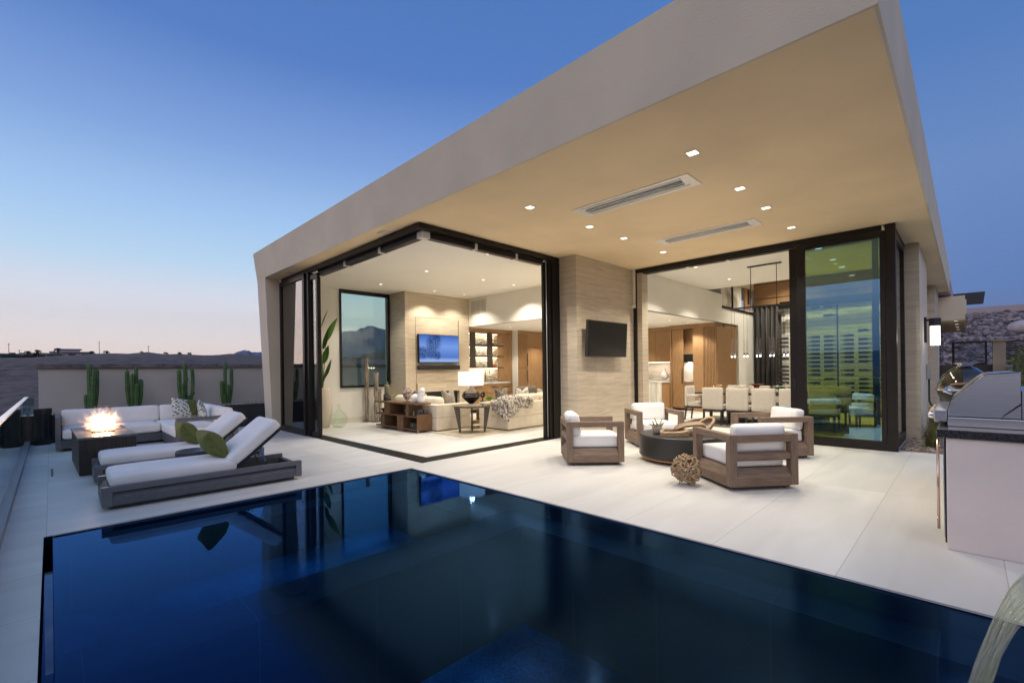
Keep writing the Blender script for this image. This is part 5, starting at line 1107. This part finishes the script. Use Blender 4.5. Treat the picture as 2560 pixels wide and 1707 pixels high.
# armchair behind
t = thing('armchair', 'grey-brown armchair with a rounded back in front of the pantry doors', 'armchair', (10.66, 10.0, 0))
MB().cushion(-.42, .42, -.12, .10, .40, .83, r=.09, puff=.03).build('backrest', mat('grey_brown_fabric', (.13, .115, .09), .9, var=.08, scale=10), t, smooth=True)
MB().cushion(-.40, .40, -.05, .65, .22, .44, r=.08, puff=.02).build('seat', mat('grey_brown_fabric', (.13, .115, .09), .9), t, smooth=True); m = MB()
for i in (-.33, .33):
    for j in (0, .55): MB().cyl(i, j, 0, .22, .02).build('leg', black, t)
# coffee-table items seen between the sofas
t = thing('coffee_table', 'low dark coffee table between the two cream sofas', 'coffee table', (7.65, 9.05, 0)); MB().box(-.55, .55, -.42, .42, .36, .40).build('top', walnutX, t, bevel=.004)
for i in (-.48, .48):
    for j in (-.36, .36): MB().box(i-.03, i+.03, j-.03, j+.03, 0, .359).build('leg', walnutZ, t)
m = MB(); rnd = random.Random(5)
for k in range(30):
    a = k*2.4; r = .03+.11*k/30; l = .06; d = Vector((math.cos(a), math.sin(a), 0)); n_ = Vector((-d.y, d.x, 0)); up = 1-k/34
    b = Vector((0, 0, .03)); m.add([b+d*r*.2, b+d*r*.7+n_*.03+Vector((0, 0, .05*up+.02)), b+d*r+Vector((0, 0, .09*up+.03)), b+d*r*.7-n_*.03+Vector((0, 0, .05*up+.02))], [(0, 1, 2, 3)])
single(m, 'rosette_succulent', mat('bright_leaf', (.14, .30, .05), .5), 'bright green rosette succulent on the sofa side ledge right of the lamp', 'plant', (7.32, 8.05, .60))
t = thing('beaded_sculpture', 'small black beaded sculpture on a base beside the green rosette', 'ornament', (7.12, 8.06, .62)); MB().box(-.05, .05, -.05, .05, 0, .02).cyl(0, 0, .02, .10, .012).build('base', black, t)
m = MB()
for k in range(9): m.ball((.05*math.cos(k*.7), 0, .16+.05*math.sin(k*.7)), .028, 8, 6)
m.build('beads', black, t, smooth=True)
# rug
tag(MB().box(5.86, 9.0, 7.12, 10.3, .001, .012).build('rug', mat('beige_rug', (.46, .38, .26), .95, col2=(.58, .50, .38), scale=5, detail=8, bump=.4, bscale=200)), 'beige woven rug under the side table and sofas', 'rug')
# ---- side table and lamp
t = thing('side_table', 'round glass side table on three tapered brown legs beside the cream sofa', 'side table', (6.46, 7.66, .012))
smg = glassmat('bronze_glass', (.55, .52, .46), 1.5, extra=.06)
MB().lathe([(.43, .565), (.435, .570), (.435, .578), (.43, .583)], n=40).build('glass_top', smg, t)
MB().lathe([(.26, .10), (.265, .103), (.26, .108)], n=36).build('lower_shelf', smg, t)
legm = mat('grey_brown_leg', (.10, .075, .055), .4, var=.15, scale=6, stretch=(8, 8, 1))
for a in (2.6, .9, -.95):
    d = Vector((math.cos(a), math.sin(a), 0)); n_ = Vector((-d.y, d.x, 0)); b = d*.27; c = d*.40
    MB().hexa([b-n_*.02-d*.02, b+n_*.02-d*.02, b+n_*.02+d*.02, b-n_*.02+d*.02]+[Vector((0, 0, .564))+q for q in (c-n_*.022-d*.13, c+n_*.022-d*.13, c+n_*.022, c-n_*.022)]).build('leg', legm, t, bevel=.003)
MB().lathe([(.385, .545), (.39, .564), (.35, .5645), (.35, .545)], n=36).build('top_ring', legm, t)
t = thing('table_lamp', 'smoky glass table lamp with a glowing white drum shade on the round side table', 'lamp', (6.44, 7.67, .596))
MB().box(-.075, .075, -.075, .075, 0, .035).build('base', clear, t, bevel=.004)
MB().lathe([(.05, .036), (.08, .06), (.19, .16), (.205, .21), (.17, .28), (.07, .345), (.035, .38), (.03, .40)], n=32).build('body', mat('smoky_mirror_glass', (.12, .10, .085), .04, metal=.85), t, smooth=True)
MB().cyl(0, 0, .40, .44, .018).build('neck', chrome, t)
shade = bpy.data.materials.new('lamp_shade'); shade.use_nodes = True; p_ = shade.node_tree.nodes['Principled BSDF']; p_.inputs['Base Color'].default_value = (.85, .82, .78, 1); p_.inputs['Roughness'].default_value = .9; p_.inputs['Emission Color'].default_value = (1, .90, .76, 1); p_.inputs['Emission Strength'].default_value = .62
MB().lathe([(.272, .43), (.275, .431), (.275, .725), (.272, .7255), (.270, .7255), (.270, .43)], n=48).build('shade', shade, t, smooth=False)
put(light_data('lamp_bulb', 'POINT', 9, color=(1, .82, .6), shadow_soft_size=.05), t, (0, 0, .80))
# ---- driftwood posts, vase, plant, jug
driftw = mat('weathered_grey_wood', (.11, .085, .065), .9, col2=(.42, .35, .28), scale=5, stretch=(6, 6, 1), bump=2, bscale=14, detail=8, sharp=(.35, .6))
def post(label, x, y, h, w_, seed):
    t = thing('wooden_post', label, 'sculpture', (x, y, 0), R_(20), 'weathered wooden posts on iron bases'); m = MB(); n = 26; k = 12; vs = []; fs = []
    for i in range(n+1):
        z = .01+(h-.01)*i/n
        for j in range(k):
            a = 2*PI*j/k; r = w_/2*(1/max(abs(math.cos(a)), abs(math.sin(a))))**.8*(1+.22*noise.noise(Vector((math.cos(a)*1.5+seed, math.sin(a)*1.5, z*3.2)))-(.25 if noise.noise(Vector((a*1.2, z*4, seed*3))) > .28 else 0)); vs.append((r*math.cos(a), r*math.sin(a), z))
    for i in range(n):
        for j in range(k): fs.append((i*k+j, i*k+(j+1) % k, (i+1)*k+(j+1) % k, (i+1)*k+j))
    fs.append(tuple(range(n*k, n*k+k))); m.add(vs, fs).build('post', driftw, t); MB().box(-.11, .11, -.11, .11, 0, .009).build('base', black, t)
post('tallest weathered wooden post, left of the group under the window', 6.03, 11.55, 1.72, .10, 1)
post('middle weathered wooden post, in front of the shortest one', 6.17, 11.30, 1.33, .115, 4)
post('shortest weathered wooden post, nearest the console', 6.38, 11.5, .88, .09, 9)
t = thing('floor_vase', 'tall cream ribbed floor vase with bird of paradise leaves by the left door stack', 'vase', (4.68, 11.20, 0))
MB().lathe([(.12, 0), (.15, .02), (.20, .25), (.225, .5), (.215, .72), (.18, .92), (.165, .975), (.15, .97)], n=72, wob=lambda a, z: 1+.016*math.sin(24*a+7*math.sin(z*9)))\
    .build('vase', mat('cream_ceramic', (.62, .54, .43), .6), t, smooth=True)
leafm = mat('broad_leaf_green', (.045, .13, .012), .4, col2=(.13, .27, .03), scale=4, stretch=(1, 1, .4), spec=.6)
def bleaf(parent, base, tip, width, bend, tw, m=leafm):
    base, tip = Vector(base), Vector(tip); ax = tip-base; L_ = ax.length; side = ax.cross(Vector(bend)).normalized(); side = Matrix.Rotation(tw, 3, ax.normalized()) @ side; nn = side.cross(ax).normalized(); vs = []; n = 12
    for i in range(n+1):
        q = i/n; c = base+ax*q+Vector(bend)*(q*q); wd = width*(math.sin(PI*min(1, q**.75)))**.8; 
        vs += [c-side*wd+nn*wd*.25, c, c+side*wd+nn*wd*.25]
    fs = []
    for i in range(n): a = 3*i; fs += [(a, a+1, a+4, a+3), (a+1, a+2, a+5, a+4)]
    return MB().add(vs, fs).build('leaf', m, parent, smooth=True)
stm = mat('plant_stem', (.10, .17, .03), .5)
for (b, tp, w_, bd, tw) in (((.02, 0, 1.9), (.10, -.02, 2.45), .085, (.05, 0, -.02), .3), ((.10, 0, 2.1), (.28, .0, 2.72), .075, (.12, 0, .0), 1.0), ((-.02, 0, 2.45), (.10, 0, 3.0), .07, (.06, 0, -.12), -.2), ((.02, .02, 1.55), (.12, 0, 2.02), .09, (.04, 0, 0), .6), ((.04, 0, 1.2), (.20, 0, 1.68), .08, (.03, 0, 0), .2), ((.0, 0, 1.05), (.11, .0, 1.45), .06, (.06, 0, .0), -.5), ((-.1, 0, 1.5), (-.18, 0, 2.2), .09, (-.05, 0, 0), .3), ((-.05, .0, 1.7), (.02, -.05, 2.25), .08, (0, 0, 0), -.8)):
    bleaf(t, b, tp, w_, bd, tw); MB().tube([(0, 0, .9), (b[0]*.5, b[1]*.5, (b[2]+.9)/2), b], [.012, .010, .006], 6).build('stem', stm, t, smooth=True)
t = thing('demijohn', 'round clear greenish glass bottle on the floor right of the tall vase', 'bottle', (4.98, 10.98, 0))
jug = glassmat('greenish_bottle_glass', (.90, .96, .90), 1.45)
MB().lathe([(.10, 0), (.135, .01), (.185, .10), (.20, .19), (.185, .28), (.13, .36), (.06, .42), (.03, .46), (.026, .53), (.034, .535), (.034, .555), (.024, .556)], n=36).build('body', jug, t, smooth=True)
# ============================================================ KITCHEN
t = thing('kitchen_tall_unit', 'tall oak kitchen block with an ajar panelled door and ribbed corner', 'cabinet', (0, 0, 0))
MB().box(14.0, 14.62, 6.715, 6.77, 0, 2.68).box(14.0, 14.62, 6.02, 6.714, 2.56, 2.68).build('frame', oakZ, t)
MB().box(14.001, 14.62, 5.335, 6.02, 2.58, 2.681).box(14.621, 15.64, 5.29, 5.33, 2.58, 2.681).build('crown', oakY, t)
d = MB().hexa([(14.02, 6.70, .10), (14.06, 6.70, .10), (14.02, 6.32, .10), (13.98, 6.32, .10), (14.02, 6.70, 2.545), (14.06, 6.70, 2.545), (14.02, 6.32, 2.545), (13.98, 6.32, 2.545)]).build('tall_door', oakZ, t); MB().box(13.92, 13.94, 6.33, 6.35, .85, 1.32).build('handle', black, d)
MB().box(14.25, 14.6, 6.03, 6.70, 1.77, 2.555).build('upper_cupboard', oakZ, t); MB().box(14.2, 14.6, 6.03, 6.70, 1.53, 1.765).build('extractor', black, t)
MB().box(14.58, 14.62, 6.03, 6.71, .96, 1.52).build('niche_panel', mat('niche_white', (.75, .73, .68), .4), t); MB().box(14.1, 14.579, 6.03, 6.71, .90, .955).build('niche_worktop', marble, t); MB().box(14.12, 14.5, 6.03, 6.71, .05, .899).build('niche_base', oakZ, t)
put(light_data('niche_light', 'AREA', 5, shape='RECTANGLE', size=.5, size_y=.1), t, (14.4, 6.36, 1.52))
MB().box(14.0, 14.62, 5.69, 6.019, 0, 2.579).build('panel', oakZ, t)
MB().box(14.03, 14.6, 5.33, 5.689, 0, 2.579).build('core', mat('dark_oak_core', (.06, .03, .014), .7), t)
m = MB(); y = 5.33
while y < 5.68: m.box(14.0, 14.029, y, y+.026, 0, 2.579); y += .043
m.build('ribbed_panel', oakZ, t); m = MB(); x = 14.03
while x < 15.62: m.box(x, x+.026, 5.295, 5.329, 0, 2.579); x += .043
m.box(14.601, 15.62, 5.331, 5.36, 0, 2.579).build('ribbed_panel', oakZ, t)
t = thing('kitchen_wall_cabinets', 'oak wall cabinets over the kitchen worktop with a light strip beneath', 'cabinet', (0, 0, 0))
for a in (6.78, 7.42, 8.06, 8.70, 9.34): MB().box(14.3, 14.64, a, a+.635, 1.54, 2.56).build('door', oakZ, t, bevel=.003)
MB().box(14.28, 14.64, 6.78, 10.8, 2.57, 2.682).build('crown', oakY, t)
MB().box(14.35, 14.38, 6.8, 10.5, 1.53, 1.538).build('light_strip', emat('led_strip_warm', (1, .82, .58), 9), t); put(light_data('strip_light', 'AREA', 14, shape='RECTANGLE', size=.05, size_y=3.4), t, (14.42, 8.4, 1.52))
t = thing('kitchen_worktop', 'kitchen run of oak base units under a pale marble worktop and splashback', 'worktop', (0, 0, 0))
MB().box(13.95, 14.64, 6.78, 10.8, .93, .985).build('worktop', marble, t, bevel=.003); MB().box(14.641, 14.70, 6.78, 10.8, .93, 2.69).build('splashback', mat('grey_veined_stone', (.34, .30, .25), .35, col2=(.55, .50, .43), scale=1.6, stretch=(1, 1, 2.5), detail=8), t)
for a in (6.79, 7.45, 8.1, 8.76, 9.4): MB().box(13.98, 14.0, a, a+.64, .10, .60).box(13.98, 14.0, a, a+.64, .61, .92).build('drawer_front', oakY, t, bevel=.002)
MB().box(14.001, 14.6, 6.78, 10.8, .08, .929).build('carcass', oakY, t)
t = thing('kitchen_island', 'island end clad in vertically veined pale marble', 'kitchen island', (0, 0, 0))
MB().box(12.95, 12.99, 6.55, 9.6, 0, .899).build('waterfall_slab', mat('vertical_vein_marble', (.46, .42, .36), .3, col2=(.72, .69, .63), scale=3, stretch=(5, 5, .6), detail=8, sharp=(.35, .62)), t)
MB().box(12.94, 13.55, 6.54, 9.6, .90, .94).build('top', marble, t, bevel=.003); MB().box(12.991, 13.5, 6.56, 9.6, 0, .899).build('carcass', oakY, t)
single(MB().lathe([(.06, 0), (.12, .03), (.15, .10), (.12, .19), (.05, .26), (.025, .33), (.03, .35)], n=24), 'white_vase', whitec, 'white teardrop vase on the kitchen worktop', 'vase', (14.2, 7.05, .986), smooth=True)
single(MB().box(-.26, .26, -.30, .30, 0, .012), 'hob', black, 'black cooking hob set on the kitchen worktop', 'hob', (14.28, 7.9, .986))
# ============================================================ DINING
darkleg = mat('dark_stained_leg', (.02, .018, .018), .45)
dfab = mat('oatmeal_linen', (.56, .51, .45), .9, var=.06, scale=30, stretch=(1, 1, 1), bump=.2, bscale=400)
def dining_chair(label, x, y, rz, arms=False, src={}):
    """local: sitter faces +x, backrest at x=0"""
    if arms not in src:
        t = thing('dining_chair', label, 'chair', (x, y, 0), rz)
        M = Matrix.Rotation(R_(-6), 4, 'Y') @ TR(0, 0, 0)
        MB().cushion(-.03, .05, -.235, .235, .36, .87, r=.02, puff=.008, n=8).build('backrest', dfab, t, smooth=True)
        MB().cushion(.051, .50, -.235, .235, .36, .47, r=.03, puff=.01, n=8).build('seat', dfab, t, smooth=True)
        MB().box(-.02, .49, -.225, .225, .315, .359).build('apron', darkleg, t)
        for i, j in ((0, -.2), (0, .2), (.46, -.2), (.46, .2)):
            MB().hexa([(i-.014-.04*(i < .1), j-.014, 0), (i+.014-.04*(i < .1), j-.014, 0), (i+.014-.04*(i < .1), j+.014, 0), (i-.014-.04*(i < .1), j+.014, 0), (i-.02, j-.02, .3145), (i+.02, j-.02, .3145), (i+.02, j+.02, .3145), (i-.02, j+.02, .3145)]).build('leg', darkleg, t)
        if arms:
            for j in (-.24, .24):
                MB().tube([(.03, j, .62), (.15, j*1.08, .635), (.30, j*1.08, .63), (.42, j*1.02, .60)], [.03, .032, .032, .028], 10).tube([(.36, j*1.03, .61), (.40, j, .52), (.38, j*.97, .42)], [.028, .035, .05], 10).build('arm', dfab, t, smooth=True)
        src[arms] = t
    else: t = dup(src[arms], (x, y, 0), rz, label)
    t['group'] = 'chairs round the dining table'; return t
for k, nme in enumerate(('first from the stone column', 'second from the stone column', 'third from the stone column', 'fourth, beside the dark door stile', 'seen through the green glass')):
    dining_chair('oatmeal dining chair backing onto the patio, '+nme, 10.97, 4.265-.545*k, 0)
for k, nme in enumerate(('left end', 'second from the left', 'third from the left', 'behind the green bowl', 'far right')):
    dining_chair('oatmeal dining chair on the far side of the table, '+nme, 12.62, 4.265-.545*k, PI)
dining_chair('oatmeal dining armchair at the left head of the table', 11.80, 5.18, -PI/2, True)
dining_chair('oatmeal dining armchair at the right head of the table, behind the green glass', 11.75, 1.15, PI/2, True)
t = thing('dining_table', 'long dark wood dining table laid with bowls and driftwood', 'table', (0, 0, 0)); dk = wood('espresso_wood', (.02, .013, .01), (.06, .04, .03), 1)
MB().box(11.28, 12.36, 1.55, 4.82, .695, .74).build('top', dk, t, bevel=.005)
for y in (2.3, 4.0): MB().box(11.55, 12.1, y-.09, y+.09, .0, .694).build('pedestal', darkleg, t, bevel=.004)
tag(MB().box(10.6, 13.0, 1.2, 5.0, .001, .01).build('rug', mat('taupe_rug', (.14, .12, .10), .95, var=.2, scale=12, bump=.3, bscale=200)), 'taupe rug under the dining table', 'rug')
single(MB().lathe([(.06, 0), (.075, .008), (.055, .05), (.06, .13), (.10, .165), (.155, .18), (.16, .195), (.10, .19), (.04, .16)], n=28), 'amber_bowl', mat('amber_glass', (.20, .055, .02), .08, coat=1), 'dark amber footed glass bowl on the dining table', 'bowl', (11.95, 3.60, .741), smooth=True)
single(MB().lathe([(.07, 0), (.085, .01), (.06, .04), (.07, .09), (.16, .115), (.24, .125), (.245, .145), (.16, .14), (.05, .11)], n=28), 'green_bowl', mat('green_glass', (.01, .13, .07), .08, coat=1), 'wide emerald green footed glass bowl on the dining table', 'bowl', (11.75, 3.02, .741), smooth=True)
single(MB().lathe([(.05, 0), (.06, .005), (.14, .04), (.15, .05), (.06, .025)], n=20), 'wood_dish', mat('dish_wood', (.16, .11, .06), .6), 'shallow brown dish at the left of the dining table', 'dish', (11.8, 4.05, .741))
drw = mat('bleached_driftwood', (.42, .30, .19), .8, col2=(.72, .58, .42), scale=20, bump=.5, bscale=50)
m = MB(); rnd = random.Random(31)
for cy in (4.42, 3.78, 3.3, 2.8, 2.45):
    for k in range(9):
        p = Vector((11.62+rnd.gauss(0, .05), cy+rnd.gauss(0, .07), .76)); pts = [p]
        for i in range(6): p = p+Vector((rnd.gauss(0, .035), rnd.gauss(0, .04), rnd.gauss(.006, .03))); p.z = max(.755, p.z); pts.append(p)
        m.tube(pts, [.012, .017, .013, .016, .010, .013, .006], 6)
    m.ball((11.62, cy, .79), (.05, .05, .045), 8, 6, wob=lambda d: 1+.4*noise.noise(d*3))
m.tube([(11.66, 3.72, .78), (11.6, 3.5, .80), (11.58, 3.28, .765)], [.03, .024, .01], 7)
single(m, 'driftwood_garland', drw, 'bleached driftwood pieces strung along the middle of the dining table', 'table decoration', smooth=True)
# ---- linear pendant
t = thing('pendant_light', 'long black bar chandelier with pairs of slender glass drops over the dining table', 'pendant light', (10.85, 0, 0))
MB().box(-.03, .03, 2.76, 3.42, 3.525, 3.549).build('canopy', black, t); MB().box(-.022, .022, 2.40, 3.80, 2.64, 2.67).build('bar', black, t)
for y in (3.36, 2.85): MB().box(-.006, .006, y-.006, y+.006, 2.67, 3.525).build('rod', black, t)
gl_ = glassmat('drop_glass', (.9, .9, .88), 1.6, extra=.05)
for k in range(6):
    for s_ in (0, .067):
        y = 3.775-.262*k-s_; dz = .06 if k > 1 else 0
        MB().cyl(0, y, 1.98, 2.64, .0022, n=6).build('cable', black, t)
        g_ = MB().lathe([(.010, 1.97), (.014, 1.93), (.024, 1.66), (.024, 1.655)], cx=0, cy=y, n=14).build('drop', gl_, t, smooth=True)
        MB().cyl(0, y, 1.60, 1.654, .022, n=14).build('cup', chrome, g_, smooth=False); MB().cyl(0, y, 1.565, 1.599, .013, n=12).build('bulb', emat('drop_bulb', (1, .90, .74), 9), g_)
    put(light_data('drop_light', 'POINT', 1.6, color=(1, .84, .64), shadow_soft_size=.03), t, (0, 3.74-.262*k, 1.53))
# ---- curtain
m = MB(); vs = []; n = 220; H0_, H1_ = .02, 3.40
for i in range(n+1):
    q = i/n; y = 5.20-q*.84; x = 17.08+.055*math.sin(q*2*PI*5.5)+.012*math.sin(q*2*PI*13); vs += [(x, y, H0_), (x, y, H1_)]
m.add(vs, [(2*i, 2*i+2, 2*i+3, 2*i+1) for i in range(n)])
single(m, 'curtain', mat('dark_curtain', (.035, .03, .028), .75, var=.1, scale=3, sheen=.3), 'dark floor-length pleated curtain hanging left of the wine wall', 'curtain', smooth=True, solid=.01)
P('curtain_track', MB().box(17.0, 17.16, 1.2, 5.2, 3.405, 3.419), black)
# ---- wine wall: lit panel, metal rack, bottles
P('wine_wall_panel', MB().box(17.27, 17.299, 1.0, 4.30, .05, 3.40), mat('bright_wall_panel', (.80, .80, .74), .5))
put(light_data('wine_wall_fill', 'AREA', 9, color=(1, .93, .80), shape='RECTANGLE', size=.08, size_y=3.0, spread=R_(150)), H, (16.95, 2.65, 3.38), (0, R_(12), 0))
P('light_shield_board', MB().box(16.84, 16.87, 1.0, 4.34, 3.22, 3.45), bronze)  # board added only to hide the wine wall light from view
t = thing('wine_rack', 'tall black metal rack of horizontal pegs holding wine bottles before a lit wall', 'wine rack', (0, 0, 0)); XR = 16.2
for y in (4.32, 3.50, 2.68, 1.86, 1.04): MB().box(XR-.02, XR+.02, y-.018, y+.018, 0, 3.3).build('upright', black, t)
rows = [.30+.125*i for i in range(24)]
m = MB()
for z in rows: m.box(XR-.008, XR+.008, 1.04, 4.36, z-.008, z)
m.build('peg_rail', black, t)
b0 = MB().lathe([(.034, 0), (.037, .006), (.037, .19), (.030, .22), (.015, .24), (.0135, .30), (.016, .302), (.016, .315)], n=12).build('wine_bottle', mat('dark_bottle_glass', (.012, .016, .012), .08, coat=1), smooth=True)
rnd = random.Random(14); first = True
for r_, z in enumerate(rows):
    if z > 2.35 and r_ % 2: continue
    for c in range(8):
        if rnd.random() < (.22 if z < 2.2 else .75): continue
        o = b0 if first else b0.copy()
        if not first: COL.objects.link(o)
        first = False; y = 4.26-.41*c
        o.matrix_world = TR(XR-.03, y-.02*(c % 2), z+.039) @ Matrix.Rotation(PI/2*(1 if c % 2 else -1), 4, 'X') @ (TR(0, 0, 0) if c % 2 else TR(0, 0, -.0))
        if c % 2 == 0: o.location = (XR-.03, y-.33, z+.039)
        tag(o, 'dark wine bottle lying in the black wall rack', 'bottle', 'wine bottles in the wall rack')
# ---- sky-line details beyond the wall: houses, palms, poles
def polar(px, d, z): a = math.radians(azof(px)); return d*math.cos(a), d*math.sin(a), z
def ground_at(x, y): return terrain_h(x, y)
palm_leaf = mat('palm_green', (.02, .035, .015), .8); trunkm = mat('palm_trunk', (.05, .035, .025), .9)
def palm(label, px, d, h, seed, r=1.5):
    x, y, _ = polar(px, d, 0); z = ground_at(x, y)-.3; t = thing('palm_tree', label, 'palm tree', (x, y, z), 0, 'palm trees along the ridge'); rnd = random.Random(seed)
    MB().tube([(0, 0, 0), (.1, 0, h*.5), (0, 0, h)], [.12, .09, .08], 7).build('trunk', trunkm, t); m = MB()
    for k in range(26):
        a = rnd.uniform(0, 2*PI); e = rnd.uniform(-.7, 1.1); dd = Vector((math.cos(a), math.sin(a), 0)); sd = Vector((-dd.y, dd.x, 0)); vs = []
        for i in range(6): q = i/5; c = Vector((0, 0, h))+dd*r*q*math.cos(e*.6)+Vector((0, 0, r*(math.sin(e)*q-.8*q*q))); w_ = .09*math.sin(PI*(.12+.85*q)); vs += [c-sd*w_+Vector((0, 0, -.08)), c+sd*w_]
        m.add(vs, [(2*i, 2*i+1, 2*i+3, 2*i+2) for i in range(5)])
    m.build('crown', palm_leaf, t)
pos = [(31, 3.2), (69, 3.6), (90, 2.4), (95, 4.0), (143, 4.4), (228, 2.2), (265, 2.0), (355, 1.6), (415, 1.7), (450, 1.7), (473, 1.6), (548, 3.2), (600, 2.6), (626, 4.4)]
for k, (px, h) in enumerate(pos):
    nb_ = ('at the far left edge', 'second from the left edge', 'left of the low white houses', 'tall one before the low white houses', 'tall one left of the big flat-roofed house', 'right of the big flat-roofed house', 'short one near the middle pole', 'short one above the second cactus', 'left of a gap in the ridge', 'above the third cactus', 'left of the blue mountain', 'in front of the blue mountain foot', 'below the blue mountain peak', 'tallest one below the blue mountain, nearest the house')[k]
    palm('distant dark palm tree on the ridge, '+nb_, px, 135 if px < 500 else 165, .5+h*.42, k, .62)
def farhouse(label, px, w_, h, d=140, roof=.2, two=False):
    x, y, _ = polar(px, d, 0); z = ground_at(x, y)-.5; a = math.atan2(y, x); t = thing('house', label, 'house', (x, y, z), a, 'houses along the ridge')
    wl = MB().box(0, 6, -w_/2, w_/2, 0, h).build('wall', mat('far_house_wall', (.50, .44, .42), .9), t)
    MB().box(-.5, 6.3, -w_/2-.3, w_/2+.3, h, h+roof).build('roof', mat('far_house_roof', (.34, .30, .30), .9), t)
    if two: MB().box(1, 5, -w_/5, w_/2.6, h+roof, h+roof+.5).build('upper_storey', mat('far_house_wall', (.50, .44, .42), .9), t); MB().box(.6, 5.4, -w_/4, w_/2.3, h+roof+.5, h+roof+.65).build('roof', mat('far_house_roof', (.2, .17, .18), .9), t)
    for k in range(3): MB().box(-.03, -.001, -w_/3+k*w_/3-.6, -w_/3+k*w_/3+.6, h*.4, h*.8).build('window', black, t)
farhouse('low distant white house at the left end of the ridge', 50, 5, 1.3); farhouse('low distant pale house with a flat roof left of the big one', 104, 6, 1.4); farhouse('big distant flat-roofed house on the ridge', 180, 6.5, 1.5, two=True)
farhouse('small distant house below the blue mountain', 590, 4, 1.3, d=165); farhouse('small distant yellow-lit house nearest the roof fin', 632, 4, 1.4, d=165)
def pole(label, px, h, d=150):
    x, y, _ = polar(px, d, 0); t = thing('utility_pole', label, 'utility pole', (x, y, ground_at(x, y)), 0, 'utility poles along the ridge'); MB().cyl(0, 0, 0, h, .06, .045, n=6).build('mast', trunkm, t); MB().bar((-.25, .25, h*.93), (.25, -.25, h*.93), .06, .06).build('crossarm', trunkm, t)
for px, h, nb_ in ((22, 4.2, 'tall one at the far left'), (48, 2.8, 'short one at the left'), (248, 4.2, 'over the flame'), (371, 3.4, 'between the second and third cactus')): pole('distant utility pole on the ridge, '+nb_, px, h)
def bush(label, px, d, r, seed):
    x, y, _ = polar(px, d, 0); z = ground_at(x, y); m = MB()
    for k in range(7): m.ball((random.Random(seed+k).uniform(-r, r), random.Random(seed*k+1).uniform(-r, r), r*.3), (r*.8, r*.8, r*.7), 9, 6, wob=lambda q: 1+.3*noise.noise(q*3))
    single(m, 'bush', palm_leaf, label, 'bush', (x, y, z), group='bushes along the ridge')
bush('dark round bush at the far left of the ridge', 18, 120, 1.0, 1); bush('dark bush left of the big flat-roofed house', 130, 130, .6, 2); bush('dark bush right of the big flat-roofed house', 232, 130, .5, 3)

if True:
    hz_ = MB().box(-6000, 6000, -6000, 6000, -60, 620).build('haze', bpy.data.materials.new('air'))
    tag(hz_, kind='stuff'); m = hz_.data.materials[0]; m.use_nodes = True; n = m.node_tree; n.nodes.clear()
    o = n.nodes.new('ShaderNodeOutputMaterial'); v = n.nodes.new('ShaderNodeVolumePrincipled'); v.inputs['Color'].default_value = (.62, .72, .95, 1); v.inputs['Density'].default_value = 6e-5; v.inputs['Anisotropy'].default_value = .2
    n.links.new(v.outputs[0], o.inputs['Volume'])
